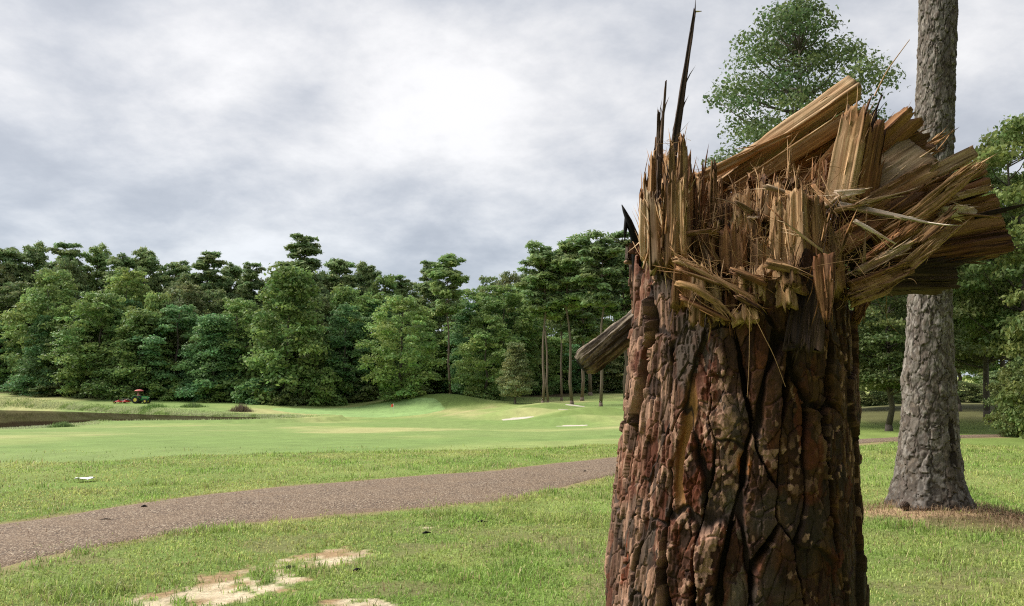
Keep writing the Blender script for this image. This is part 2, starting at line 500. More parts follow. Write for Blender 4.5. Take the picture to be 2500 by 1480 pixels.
_Q = _qc(ctrl[:, 0], ctrl[:, 1])
_n = len(_Q)
_A = np.zeros((_n + 3, _n + 3))
_A[:_n, :_n] = _tps(((_Q[:, None] - _Q[None]) ** 2).sum(-1)) + np.eye(_n) * 2e-4
_A[:_n, _n] = 1; _A[:_n, _n + 1:] = _Q; _A[_n:, :_n] = _A[:_n, _n:].T
_W = np.linalg.solve(_A, np.concatenate([ctrl[:, 2], [0, 0, 0]]))

POND = np.array([P(a, b, 10)[:2] * 0 + P(a, b, (CAMZ - WATER_Z) / -(ray(a, b)[2] / ray(a, b)[1]))[:2] for a, b in
                 ((-420, 1062), (-150, 1058), (0, 1050), (110, 1043), (190, 1036), (235, 1029.5), (330, 1028), (480, 1027), (590, 1025.5), (665, 1023), (690, 1021.2),
                  (640, 1019.5), (540, 1018), (420, 1014.5), (300, 1010), (180, 1005.5), (80, 1003), (0, 1001.5), (-200, 1000), (-420, 1000))])


def poly_sd(x, y, poly):
    """signed distance, negative inside"""
    d = np.full(x.shape, 1e9); ins = np.zeros(x.shape, bool)
    for i in range(len(poly)):
        a, b = poly[i], poly[(i + 1) % len(poly)]
        e = b - a
        t = np.clip(((x - a[0]) * e[0] + (y - a[1]) * e[1]) / (e @ e), 0, 1)
        d = np.minimum(d, np.hypot(x - a[0] - t * e[0], y - a[1] - t * e[1]))
        c = ((a[1] > y) != (b[1] > y)) & (x < (b[0] - a[0]) * (y - a[1]) / (b[1] - a[1] + 1e-12) + a[0])
        ins ^= c
    return np.where(ins, -d, d)


BUNK = [(P(1262, 1020, 100), 2.1, 1.0), (P(1397, 1035, 85), 1.6, .9)]


def gz(x, y):
    x = np.asarray(x, float); y = np.asarray(y, float)
    sh = x.shape
    x = x.ravel(); y = y.ravel()
    q = _qc(x, y)
    z = np.empty(len(q))
    for i in range(0, len(q), 20000):
        qq = q[i:i + 20000]
        z[i:i + 20000] = _tps(((qq[:, None] - _Q[None]) ** 2).sum(-1)) @ _W[:_n] + _W[_n] + qq @ _W[_n + 1:]
    r = np.hypot(x, y)
    z = z * sstep(7, 22, r) * (1 - sstep(1.0, 1.5, np.abs(np.arctan2(x, y))))
    z = z + .25 * sstep(24, 60, r) * (fbm(x / 14, y / 14, 3, 5) - .5)
    z = z + .05 * (fbm(x / 1.6, y / 1.6, 3, 9) - .5) * sstep(3, 6, r)
    # swales and shoulders around the green and bunkers
    for (bx, by, s, a) in ((BUNK[0][0][0] + .5, BUNK[0][0][1] + 4.5, 3.0, .75), (BUNK[1][0][0] + 1.2, BUNK[1][0][1] + 4.2, 2.8, .7),
                           (BUNK[0][0][0], BUNK[0][0][1] + .2, 1.8, -.35), (BUNK[1][0][0], BUNK[1][0][1] + .2, 1.6, -.35),
                           (*P(1085, 985, 147)[:2], 5.0, 1.4), (*P(1000, 985, 152)[:2], 4.0, .7), (*P(1335, 1000, 114)[:2], 3.6, .9), (*P(1450, 1010, 99)[:2], 3.6, .8), (*P(1180, 998, 136)[:2], 3.0, -.5)):
        d2 = ((x - bx) / (s * 1.5)) ** 2 + ((y - by) / s) ** 2
        z = z + a * np.exp(-d2)
    # pond basin
    far = (r > 60) & (r < 230) & (x < 0)
    if far.any():
        sd = poly_sd(x[far], y[far], POND)
        m = 1 - sstep(-2.5, 3.5, sd)
        z[far] = z[far] * (1 - m) + (-3.3) * m
        lim = np.where((sd > -1) & (sd < 9), WATER_Z + .06 + .03 * np.maximum(sd, 0), -99)
        z[far] = np.where(sd > .4, np.maximum(z[far], lim), z[far])
    # root mound of the standing pine
    z = z + .16 * np.exp(-(((x - PINE[0]) / 1.05) ** 2 + ((y - PINE[1] + .1) / .85) ** 2))
    return z.reshape(sh)


PINE = P(2268, 1247, 10.3)[:2]
# cart path centre line (world) and half width
PATH_PX = [(-700, 1640, 1440), (-300, 1480, 1330), (0, 1390, 1283), (250, 1336, 1247), (480, 1297, 1212), (760, 1264, 1184), (1000, 1243, 1165), (1250, 1217, 1146), (1500, 1163, 1117), (1800, 1115, 1092), (2200, 1082, 1074), (2900, 1058, 1053)]


def gp0(px, py): return P(px, py, CAMZ / -(ray(px, py)[2] / ray(px, py)[1]))[:2]


PATH_L = np.array([gp0(a, b) for a, b, c in PATH_PX])   # near edge
PATH_R = np.array([gp0(a, c) for a, b, c in PATH_PX])   # far edge
PATH_POLY = np.concatenate([PATH_L, PATH_R[::-1]])

SAND_PATCH = [gp0(a, b).tolist() + [rx, ry] for a, b, rx, ry in
              ((790, 1362, .33, .17), (710, 1382, .22, .10), (625, 1402, .30, .17), (560, 1428, .30, .16), (510, 1460, .42, .18), (690, 1418, .22, .05),
               (520, 1405, .16, .08), (880, 1478, .22, .06), (1040, 1287, .10, .02))]


def sand_mask(x, y):
    m = np.zeros(x.shape)
    w = (fbm(x * 2.6, y * 2.6, 4, 21) - .5) * 1.7 + (fbm(x * 11, y * 11, 3, 25) - .5) * .9
    for a, b, rx, ry in SAND_PATCH:
        d = np.hypot((x - a) / (rx * 1.15), (y - b) / (ry * 2.2))
        m = np.maximum(m, sstep(1.12, .85, d + w * .95))
    return m * (1 - .9 * sstep(.60, .70, fbm(x * 7, y * 5, 3, 27)))


def straw_mask(x, y):
    d = np.hypot((x - PINE[0] - .15) / 1.45, (y - PINE[1] + .30) / 1.05)
    w = (fbm(x * 1.7, y * 1.7, 4, 31) - .5) * 1.1
    m = .8 * sstep(1.25, .35, d + w)
    d2 = np.hypot((x - PINE[0] - 1.8) / 1.6, (y - PINE[1] + .7) / .55)
    return np.maximum(m, .9 * sstep(1.2, .6, d2 + w))


def lerp3(a, b, m): return a + (b - a) * m[:, None]


def ground_colour(x, y):
    r = np.hypot(x, y)
    n = len(x)
    big = fbm(x / 7, y / 11, 4, 41); mid = fbm(x / 1.4, y / 2.0, 4, 43)
    rough_a, rough_b = np.array([.16, .240, .052]), np.array([.24, .290, .085])
    c = rough_a + (rough_b - rough_a) * sstep(.32, .68, mid * .6 + big * .4)[:, None]
    # mown fairway
    fa, fb, fc = np.array([.27, .335, .110]), np.array([.39, .385, .165]), np.array([.185, .275, .080])
    fm = sstep(.38, .66, fbm(x / 9, y / 16, 4, 47))
    fw = lerp3(np.repeat(fa[None], n, 0), fb, fm)
    fw = lerp3(fw, fc, .85 * sstep(.48, .64, fbm(x / 13 + 3, y / 22, 3, 53)))
    th = np.arctan2(x, y)
    edge = np.interp(np.tan(th), [-.70, -.5, -.33, -.13, .13, .3], [17.3, 18.5, 20.5, 23.0, 26.0, 34.0]) + 2.2 * (fbm(x / 2.5, y / 2.5, 3, 51) - .5)
    mfw = sstep(-.25, .35, r * np.cos(th) - edge) * sstep(.32, .22, np.tan(th))
    c = lerp3(c, fw, mfw)
    # second cut between fairway and bunker, right of centre
    right_side = sstep(.28, .36, np.tan(th)) * sstep(14, 22, r)
    c = lerp3(c, np.array([.20, .265, .070]), right_side * .7)
    for (mx, my, rx, ry) in ((*P(1085, 988, 144)[:2], 10, 5), (*P(1335, 1004, 110)[:2], 8, 4), (*P(1450, 1014, 96)[:2], 7, 4), (*P(1000, 985, 150)[:2], 12, 4)):
        mm = sstep(1.1, .6, np.hypot((x - mx) / rx, (y - my) / ry) + .5 * (fbm(x / 3, y / 3, 3, 57) - .5))
        c = lerp3(c, np.array([.165, .235, .062]), mm * .9)  # longer grass on the mounds, colour darkened further as slope shading
    ta, tb = P(1200, 992, 138)[:2], P(1080, 1020, 118)[:2]
    tt = np.clip(((x - ta[0]) * (tb - ta)[0] + (y - ta[1]) * (tb - ta)[1]) / ((tb - ta) @ (tb - ta)), 0, 1)
    c = lerp3(c, np.array([.42, .38, .18]), .7 * sstep(1.6, .3, np.hypot(x - ta[0] - tt * (tb - ta)[0], y - ta[1] - tt * (tb - ta)[1]) + 1.2 * (fbm(x / 2, y / 2, 2, 58) - .5)))
    # woods floor: brown, olive on the right
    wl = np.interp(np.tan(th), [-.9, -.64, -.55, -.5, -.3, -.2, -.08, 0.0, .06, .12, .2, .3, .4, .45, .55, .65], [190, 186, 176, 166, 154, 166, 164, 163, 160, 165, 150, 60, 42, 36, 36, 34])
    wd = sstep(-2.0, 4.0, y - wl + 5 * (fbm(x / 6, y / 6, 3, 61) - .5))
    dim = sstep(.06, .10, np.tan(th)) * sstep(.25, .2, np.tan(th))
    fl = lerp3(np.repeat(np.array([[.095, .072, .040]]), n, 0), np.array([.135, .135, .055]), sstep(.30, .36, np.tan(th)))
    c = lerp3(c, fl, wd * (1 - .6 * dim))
    # open glade beyond the woods
    gl = sstep(60, 75, y) * sstep(.38, .42, np.tan(th))
    c = lerp3(c, np.array([.30, .33, .11]), gl)
    # dry dirt along the path, bare sand, straw litter
    near = r < 40
    if near.any():
        xs, ys = x[near], y[near]
        cc = c[near]
        sd = poly_sd(xs, ys, PATH_POLY)
        dm = sstep(.30, .02, sd + (fbm(xs * 2.2, ys * 2.2, 3, 71) - .5) * .35)
        cc = lerp3(cc, np.array([.30, .225, .125]), dm * .75)
        thin = sstep(.50, .66, fbm(xs / .8, ys / .55, 4, 73)) * sstep(11, 8.5, np.hypot(xs, ys))
        cc = lerp3(cc, np.array([.20, .155, .085]), thin * .55)
        sm = sand_mask(xs, ys)
        sc_ = lerp3(np.repeat(np.array([[.36, .245, .135]]), len(xs), 0), np.array([.62, .52, .36]), sstep(.36, .62, fbm(xs * 5, ys * 4, 4, 77)))
        cc = lerp3(cc, sc_, sm)
        st = straw_mask(xs, ys)
        cc = lerp3(cc, np.array([.22, .150, .090]) + .05 * (fbm(xs * 6, ys * 6, 3, 79) - .5)[:, None], st)
        sdust = sstep(.9, .45, np.hypot((xs - PINE[0] + .25) / .75, (ys - PINE[1] + .55) / .28) + (fbm(xs * 4, ys * 4, 3, 81) - .5))
        sdust = np.maximum(sdust, sstep(.9, .4, np.hypot((xs - PINE[0] + .72) / .42, (ys - PINE[1] + .30) / .30) + (fbm(xs * 4, ys * 4, 3, 83) - .5)))
        cc = lerp3(cc, np.array([.52, .36, .21]), sdust * .95)
        c[near] = cc
    return np.clip(c, .005, 1)


def build_ground():
    rr = np.concatenate([[0.0, .6, 1.2, 2.0], np.exp(np.arange(math.log(2.6), math.log(26), .0085)), np.exp(np.arange(math.log(26), math.log(320), .0115)), [340, 380, 450, 560, 700]])
    th = np.concatenate([np.arange(-180, -46, 4.0), np.arange(-46, 46, .42), np.arange(46, 180, 4.0)]) * math.pi / 180
    R, T = np.meshgrid(rr, th, indexing='ij')
    X, Y = R * np.sin(T), R * np.cos(T)
    Z = gz(X, Y)
    Z = np.where(R > 390, 6.0, Z)
    Z[0] = 0
    m, k = R.shape
    i = np.arange(m - 1)[:, None] * k; j = np.arange(k)[None]; j2 = (j + 1) % k
    fs = np.stack([i + j2, i + k + j2, i + k + j, i + j], -1).reshape(-1, 4)[:, ::-1]
    V = np.stack([X, Y, Z], -1).reshape(-1, 3)
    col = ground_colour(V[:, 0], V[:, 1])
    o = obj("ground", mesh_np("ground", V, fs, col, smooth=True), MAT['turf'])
    tag(o, kind="structure")


build_ground()


def resample(pts, n):
    pts = np.asarray(pts); d = np.concatenate([[0], np.cumsum(np.linalg.norm(np.diff(pts, axis=0), axis=1))])
    # smooth by Catmull-Rom
    t = np.linspace(0, d[-1], n); out = []
    for tt in t:
        i = min(np.searchsorted(d, tt, side='right') - 1, len(pts) - 2); i = max(i, 0)
        u = (tt - d[i]) / (d[i + 1] - d[i])
        p0, p1, p2, p3 = pts[max(i - 1, 0)], pts[i], pts[i + 1], pts[min(i + 2, len(pts) - 1)]
        out.append(.5 * (2 * p1 + (p2 - p0) * u + (2 * p0 - 5 * p1 + 4 * p2 - p3) * u * u + (3 * p1 - p0 - 3 * p2 + p3) * u ** 3))
    return np.array(out)


def build_path():
    n, m = 420, 26
    A, B = resample(PATH_L, n), resample(PATH_R, n)
    s = np.linspace(0, 1, m)
    na = (fbm(np.arange(n) / 7, 0 * np.arange(n), 4, 3) - .5) * .16; nb = (fbm(np.arange(n) / 9, 5 + 0 * np.arange(n), 4, 4) - .5) * .26
    G = A[:, None] * (1 - s)[None, :, None] + B[:, None] * s[None, :, None]
    dirn = (B - A); W = np.linalg.norm(dirn, axis=1); dirn = dirn / W[:, None]
    G = G + dirn[:, None] * ((1 - s)[None] * na[:, None] + s[None] * nb[:, None])[..., None]
    X, Y = G[..., 0], G[..., 1]
    crown = .03 * (1 - (2 * s - 1) ** 2)
    Z = gz(X, Y) + .016 + crown[None]
    Z[:, 0] -= .03; Z[:, -1] -= .03
    i = np.arange(n - 1)[:, None] * m; j = np.arange(m - 1)[None]
    fs = np.stack([i + j, i + j + m, i + j + m + 1, i + j + 1], -1).reshape(-1, 4)[:, ::-1]
    edge = np.maximum(sstep(.10, 0, s), sstep(.84, 1, s))[None] * (0.65 + .9 * (fbm(X * 2, Y * 2, 3, 8) - .3))
    edge = np.maximum(edge, (np.exp(-((s - .27) / .07) ** 2) + np.exp(-((s - .73) / .07) ** 2))[None] * (.15 + .6 * (fbm(X * .8, Y * .8, 4, 9) - .35)))
    me = mesh_np("cart_path", np.stack([X, Y, Z], -1).reshape(-1, 3), fs, smooth=True, attrs={"edge": np.clip(edge, 0, .9).ravel()})
    tag(obj("cart_path", me, MAT['path']), "brown chip-seal cart path crossing the lawn", kind="structure")


build_path()


def patch(name, poly_fn, mat, eps, kind="structure", label=None, cols=None, rings=14, seg=64):
    """draped sheet from a centre and an outline"""
    c, outline = poly_fn(seg)
    t = np.linspace(0, 1, rings + 1)[1:]
    XY = np.concatenate([c[None], (c[None, None] + t[:, None, None] * (outline - c)[None]).reshape(-1, 2)])
    Z = gz(XY[:, 0], XY[:, 1]) + eps
    Z[-seg:] -= eps * 1.6
    fs = []
    j = np.arange(seg); j2 = (j + 1) % seg
    tri = np.stack([np.zeros(seg, int), 1 + j, 1 + j2], -1)
    q = np.concatenate([np.stack([1 + k * seg + j, 1 + (k + 1) * seg + j, 1 + (k + 1) * seg + j2, 1 + k * seg + j2], -1) for k in range(rings - 1)])
    V = np.column_stack([XY, Z])
    me = mesh_np(name, V, [tri, q], cols=None if cols is None else cols(XY), smooth=True)
    o = obj(name, me, mat)
    tag(o, label, kind=kind)
    return o


def ell(cx, cy, rx, ry, wob, seed, rot=0.0):
    def f(seg):
        a = np.arange(seg) * 2 * math.pi / seg
        k = 1 + wob * 2 * (fbm(2 + 1.6 * np.cos(a), 2 + 1.6 * np.sin(a), 3, seed) - .5)
        x, y = rx * k * np.cos(a), ry * k * np.sin(a)
        return np.array([cx, cy]), np.stack([cx + x * math.cos(rot) - y * math.sin(rot), cy + x * math.sin(rot) + y * math.cos(rot)], -1)
    return f


gc = P(880, 1009, 138)
patch("putting_green", ell(gc[0], gc[1], 14.5, 11.5, .12, 5), MAT['turf'], .07, label="smooth pale putting green around the flag",
      cols=lambda xy: np.array([.27, .40, .145]) * (1 + .25 * (fbm(xy[:, 0] / 3, xy[:, 1] / 3, 3, 6) - .5))[:, None], rings=26, seg=90)
for k, (b, rx, ry) in enumerate(BUNK):
    patch("sand_bunker", ell(b[0], b[1], rx, ry, .35, 15 + k), MAT['sand'], .07,
          label=("white sand bunker below the mound near the pines", "white sand bunker nearest the stump")[k], rings=10, seg=48)
patch("sand_strip", ell(*P(1375, 1011, 106)[:2], .7, .3, .3, 19), MAT['sand'], .06, label="thin sand sliver up the slope from the farther bunker", rings=5, seg=24)
patch("sand_strip", ell(*P(1405, 1003, 112)[:2], 1.6, .5, .3, 29), MAT['sand'], .06, label="thin bare sand line at the foot of the pines", rings=5, seg=24)
# pond water
pc = POND.mean(0)
pw = POND + (POND - pc) / np.linalg.norm(POND - pc, axis=1)[:, None] * 3.0
me = bpy.data.meshes.new("pond"); me.from_pydata([(x, y, WATER_Z) for x, y in pw], [], [list(range(len(pw)))]); me.update()
if me.polygons[0].normal.z < 0: me.flip_normals()
tag(obj("pond", me, MAT['water']), "still dark pond in front of the tractor", kind="structure")


# ------------------------------------------------------------------ blades of grass
def blades(name, x, y, length, width, col, lean=.55, seed=1, label=None, mat=None, parent=None, zoff=0.0, seg3=True, flat=None):
    g = np.random.default_rng(seed)
    n = len(x)
    z = gz(x, y) + zoff
    a = g.uniform(0, 2 * math.pi, n)
    ln = np.abs(g.normal(lean, lean * .45, n))
    if flat is not None: ln = np.maximum(ln, flat)
    dx, dy = np.cos(a), np.sin(a)
    w2 = width * .5
    # blade faces roughly towards/away from its lean
    sx, sy = -dy, dx
    base = np.stack([x, y, z], -1)
    side = np.stack([sx * w2, sy * w2, 0 * w2], -1)
    up1 = np.stack([dx * ln * .25, dy * ln * .25, np.sqrt(np.maximum(.02, 1 - (ln * .5) ** 2)) * .55], -1) * length[:, None]
    tip = np.stack([dx * ln, dy * ln, np.sqrt(np.maximum(.03, 1 - np.minimum(ln, .98) ** 2)) * .95], -1) * length[:, None]
    V = np.stack([base - side, base + side, base + up1 + side * .75, base + up1 - side * .75, base + tip], 1).reshape(-1, 3)
    k = np.arange(n)[:, None] * 5
    q = k + np.array([[0, 1, 2, 3]]); t = k + np.array([[3, 2, 4]])
    cols = np.repeat(col, 5, 0)
    o = obj(name, mesh_np(name, V, [q, t], cols), mat or MAT['blade'], parent)
    o.color = (1, 1, 1, 1)
    tag(o, label, kind="stuff")
    return o


def lawn():
    g = np.random.default_rng(11)
    xs, ys = [], []
    for r0, r1, dens in ((5.0, 7.5, 3300), (7.5, 10.5, 2200), (10.5, 15, 1150), (15, 26, 430)):
        half = math.radians(41)
        n = int(dens * half * (r1 ** 2 - r0 ** 2))
        r = np.sqrt(g.uniform(r0 ** 2, r1 ** 2, n)); t = g.uniform(-half, half, n)
        xs.append(r * np.sin(t)); ys.append(r * np.cos(t))
    x, y = np.concatenate(xs), np.concatenate(ys)
    # clumping
    x = x + .05 * (fbm(x * 9, y * 9, 2, 101) - .5); y = y + .05 * (fbm(x * 9, y * 9, 2, 102) - .5)
    keep = np.ones(len(x))
    sd = poly_sd(x, y, PATH_POLY)
    keep *= np.maximum(sstep(-.10, .14, sd + .5 * (fbm(x * 2.2, y * 2.2, 4, 103) - .5)), .03 * (sd > -.5))
    keep *= 1 - .985 * sand_mask(x, y)
    keep *= 1 - .93 * straw_mask(x, y)
    thin = sstep(.48, .66, fbm(x / .8, y / .55, 4, 73)) * sstep(11, 8.5, np.hypot(x, y))
    keep *= 1 - .55 * thin
    th = np.arctan2(x, y)
    edge = np.interp(np.tan(th), [-.70, -.5, -.33, -.13, .13, .3], [17.3, 18.5, 20.5, 23.0, 26.0, 34.0]) + 2.2 * (fbm(x / 2.5, y / 2.5, 3, 51) - .5)
    keep *= 1 - .97 * sstep(-.3, .3, y - edge)
    keep *= .55 + .45 * sstep(.3, .55, fbm(x * 6, y * 6, 2, 107))
    m = g.uniform(0, 1, len(x)) < keep
    x, y = x[m], y[m]
    r = np.hypot(x, y); n = len(x)
    lush = fbm(x / .55, y / .55, 3, 109)
    L = (.026 + .036 * sstep(.38, .72, lush) + .035 * sstep(.62, .75, lush)) * g.uniform(.5, 1.6, n) * (1 + .005 * (r - 6))
    W = (.0056 + .00045 * (r - 5)) * g.uniform(.6, 1.4, n)
    tone = sstep(.3, .7, fbm(x / 1.1, y / 1.6, 4, 113) * .7 + .3 * lush)
    ca, cb = np.array([.50, .52, .175]), np.array([.30, .45, .100])
    col = lerp3(np.repeat(ca[None], n, 0), cb, tone)
    dry = g.uniform(0, 1, n) < (.13 + .12 * sstep(.5, .7, fbm(x / .8, y / .55, 4, 73)))
    col[dry] = np.array([.50, .43, .22])
    col *= (g.uniform(.45, 1.5, n) * (.75 + .5 * fbm(x * 3.3, y * 3.3, 3, 117)))[:, None]
    blades("lawn_grass", x, y, L, W, np.clip(col, 0, .9), lean=.78, seed=12, label="short green lawn grass around the path and trees")
    # taller weeds in the bare patch and edges
    n = 700
    r = np.sqrt(g.uniform(30, 150, n)); t = g.uniform(-.68, .68, n); x, y = r * np.sin(t), r * np.cos(t)
    k = poly_sd(x, y, PATH_POLY) > .05
    x, y = x[k], y[k]; n = len(x)
    col = np.array([.24, .33, .08]) * g.uniform(.6, 1.4, n)[:, None]
    blades("tall_grass_stems", x, y, g.uniform(.08, .15, n), np.full(n, .004), col, lean=.5, seed=13, label="scattered taller grass stems on the near lawn")


lawn()


def straw():
    g = np.random.default_rng(15)
    n = 9000
    x = PINE[0] + g.normal(.4, 1.3, n); y = PINE[1] + g.normal(-.4, .8, n)
    m = g.uniform(0, 1, n) < straw_mask(x, y) * .9 + .04
    x, y = x[m], y[m]; n = len(x)
    col = lerp3(np.repeat(np.array([[.19, .115, .065]]), n, 0), np.array([.40, .28, .17]), g.uniform(0, 1, n) ** 2)
    blades("pine_straw", x, y, g.uniform(.08, .17, n), np.full(n, .0045), col, lean=1.0, seed=16, label="brown fallen pine needles around the standing pine", mat=MAT_STRAW, zoff=.006, flat=.93)


straw()


def needles():
    g = np.random.default_rng(25)
    n = 2000
    r = np.sqrt(g.uniform(26, 200, n)); t = g.uniform(-.66, .66, n); x, y = r * np.sin(t), r * np.cos(t)
    k = fbm(x / 1.5, y / 1.5, 3, 127) > g.uniform(.3, .75, n)
    x, y = x[k], y[k]; n = len(x)
    col = lerp3(np.repeat(np.array([[.16, .085, .045]]), n, 0), np.array([.42, .29, .17]), g.uniform(0, 1, n))
    blades("scattered_needles", x, y, g.uniform(.06, .15, n), np.full(n, .005), col, lean=1.0, seed=26, label="brown pine needles and bits strewn over the near lawn", mat=MAT_STRAW, zoff=.03, flat=.97)


needles()


def shore():
    g = np.random.default_rng(17)
    cl = resample(np.concatenate([POND, POND[:1]]), 900)
    n = 62000
    i = g.integers(0, len(cl), n)
    d = np.abs(g.normal(0, 1.0, n))
    c = pc
    near = cl[i][:, 1] < 112
    wide = np.where(near, 1.5, 1.5) * (.4 + 1.2 * fbm(i / 40.0, 0 * i, 3, 121))
    # outward normal
    tn = np.roll(cl, -2, 0) - np.roll(cl, 2, 0); tn /= np.linalg.norm(tn, axis=1)[:, None] + 1e-9
    nm = np.stack([tn[:, 1], -tn[:, 0]], -1)
    tst = poly_sd((cl + nm)[:, 0], (cl + nm)[:, 1], POND)
    nm[tst < 0] *= -1
    q = cl[i] + nm[i] * (d * wide + .4)[:, None] + g.normal(0, .25, (n, 2))
    x, y = q[:, 0], q[:, 1]
    m = (poly_sd(x, y, POND) > .3) & (x > -125)
    # the near bank is mown short right of the reeds
    tn2 = (x / y) * F + 1250
    gap = (y < 112) & (tn2 > 255) & (tn2 < 640)
    m &= ~(gap & (g.uniform(0, 1, n) < .86))
    x, y, d = x[m], y[m], d[m]; n = len(x)
    near = y < 112
    L = np.where(near, .26, .42) * g.uniform(.5, 1.3, n) * np.exp(-d * .35)
    pale = fbm(x / 2.2, y / 2.2, 3, 123)
    col = lerp3(np.repeat(np.array([[.46, .50, .27]]), n, 0), np.array([.24, .33, .10]), sstep(.5, .68, pale))
    col[near & (tn2[m] < 170)] = np.array([.44, .48, .28])
    col *= g.uniform(.7, 1.3, n)[:, None]
    blades("shore_grass", x, y, L, np.full(n, .05) * g.uniform(.6, 1.4, n), col, lean=.4, seed=18, label="pale tall grass fringing the pond banks")
    # darker reed clumps
    for (px, py, D, h, w, c0, lab) in ((588, 1008, 128, 1.5, 1.0, (.16, .12, .08), "brown reed clump on the far pond bank"),
                                       (470, 1003, 137, 1.0, 1.2, (.13, .2, .06), "green weed clump on the far bank in front of the woods"),
                                       (372, 1003, 136, .9, 1.6, (.14, .24, .06), "green weed clump below the tractor"),
                                       (150, 1046, 83, .7, .7, (.16, .24, .08), "leafy weed clump on the near pond bank"),
):
        c = P(px, py, D); k = 700
        x = c[0] + g.normal(0, w, k); y = c[1] + g.normal(0, w * .7, k)
        ok = poly_sd(x, y, POND) > .2
        x, y = x[ok], y[ok]; k = len(x)
        o = blades("weed_clump", x, y, h * g.uniform(.4, 1.1, k) * np.exp(-((x - c[0]) / (1.6 * w)) ** 2), np.full(k, .05), np.array(c0) * g.uniform(.6, 1.4, k)[:, None], lean=.35, seed=19, label=lab)


shore()

# ------------------------------------------------------------------ trees
def leaf_cloud(lobes, n, size, seed, up=.45, rnd=.75, flat=1.0, aspect=1.5, shell=.5):
    """leaf-sized diamonds spread over and inside many small clumps; lobes rows: x,y,z,rx,ry,rz"""
    g = np.random.default_rng(seed)
    lobes = np.asarray(lobes)
    area = (lobes[:, 3] * lobes[:, 4] + lobes[:, 3] * lobes[:, 5])
    i = g.choice(len(lobes), n, p=area / area.sum())
    d = g.normal(size=(n, 3)); d /= np.linalg.norm(d, axis=1)[:, None]
    d[:, 2] = np.where(d[:, 2] < -.35, -d[:, 2] * .6, d[:, 2])
    rr = 1 - shell * g.uniform(0, 1, n) ** 1.6 + .12 * g.normal(size=n)
    c = lobes[i, :3] + lobes[i, 3:] * d * rr[:, None]
    nrm = d * .75 + np.array([0, 0, up]) + g.normal(size=(n, 3)) * rnd
    nrm /= np.linalg.norm(nrm, axis=1)[:, None]
    t = np.cross(nrm, g.normal(size=(n, 3))); t /= np.linalg.norm(t, axis=1)[:, None] + 1e-9
    b = np.cross(nrm, t)
    s = size * g.uniform(.55, 1.35, n)[:, None]
    u, v = t * s * aspect * .5, b * s * .5
    bend = nrm * s * .12
    V = np.stack([c - u - bend, c - v * .9 + u * .1, c + u - bend, c + v * .9 + u * .1], 1).reshape(-1, 3)
    k = np.arange(n)[:, None] * 4
    Fq = k + np.array([[0, 1, 2, 3]])
    lobetone = g.uniform(.78, 1.22, len(lobes))[i]
    tone = lobetone * g.uniform(.7, 1.3, n)
    hue = g.uniform(-.12, .16, n) + (g.uniform(-.1, .12, len(lobes)))[i]
    col = np.stack([tone * (1 + hue), tone, tone * (1 - hue * .5)], -1)
    return V, Fq, np.repeat(np.clip(col, .1, 2.2), 4, 0)


def branchy(mb, base, top, r0, r1, seg=7, wob=.0, seed=0, n=8):
    g = np.random.default_rng(seed)
    t = np.linspace(0, 1, seg)
    pts = base + (top - base) * t[:, None] + np.concatenate([[[0, 0, 0]], g.normal(0, wob, (seg - 1, 3)) * np.array([1, 1, .2])])
    mb.tube(pts, r0 + (r1 - r0) * t ** .8, n)
    return pts


PROTO = {}


def proto_broad(key, H, W, base, nl, n, size, seed, trunk_r=.25, shape=1.0, limbs=10, conic=.0, dome=False):
    """broadleaf: crown from base*H to H, width W"""
    g = np.random.default_rng(seed)
    mb = MB()
    top = np.array([g.normal(0, .3), g.normal(0, .3), H * .88])
    mb.tube(np.array([[0, 0, -.3], [0, 0, .15], [.02, 0, .6]]), [trunk_r * 1.5, trunk_r * 1.25, trunk_r], 10)
    pts = branchy(mb, np.array([0.02, 0, .55]), top, trunk_r, .04, 9, .12, seed, 9)
    lobes = []
    z0 = base * H
    for k in range(nl):
        u = (k + g.uniform(0, 1)) / nl
        zz = z0 + (H - z0) * u
        # envelope radius
        env = math.sin(math.pi * (0.10 + .86 * u)) ** .62 if conic == 0 else (1 - conic * u) * min(1, u * 6 + .45)
        if dome: env = (1 - u ** 3) ** .55 * min(1, .6 + 1.5 * u)
        env = max(env, .12) * W / 2 * g.uniform(.75, 1.12)
        a = k * 2.399 + g.normal(0, .5)
        rad = env * math.sqrt(g.uniform(.18, 1))
        rl = W * g.uniform(.10, .19) * (1 - .35 * u)
        lobes.append([rad * math.cos(a), rad * math.sin(a), zz - rl * .3, rl, rl, rl * g.uniform(.6, .9) * shape])
        if k % max(1, nl // limbs) == 0:
            zb = max(z0 * .75, zz - rad * .7)
            f = np.interp(zb, pts[:, 2], np.arange(len(pts)))
            pb = np.array([np.interp(f, np.arange(len(pts)), pts[:, q]) for q in range(3)])
            tip = np.array(lobes[-1][:3])
            midp = (pb + tip) / 2 + np.array([0, 0, -.06 * rad]) + g.normal(0, .1, 3)
            mb.tube([pb, midp, tip], [trunk_r * .38 * (1 - .6 * u), trunk_r * .22 * (1 - .5 * u), .015], 6)
    V, Fq, col = leaf_cloud(lobes, n, size, seed + 1)
    PROTO[key] = (mb.mesh(key + "_trunk", True), mesh_np(key + "_crown", V, Fq, col), H, W)


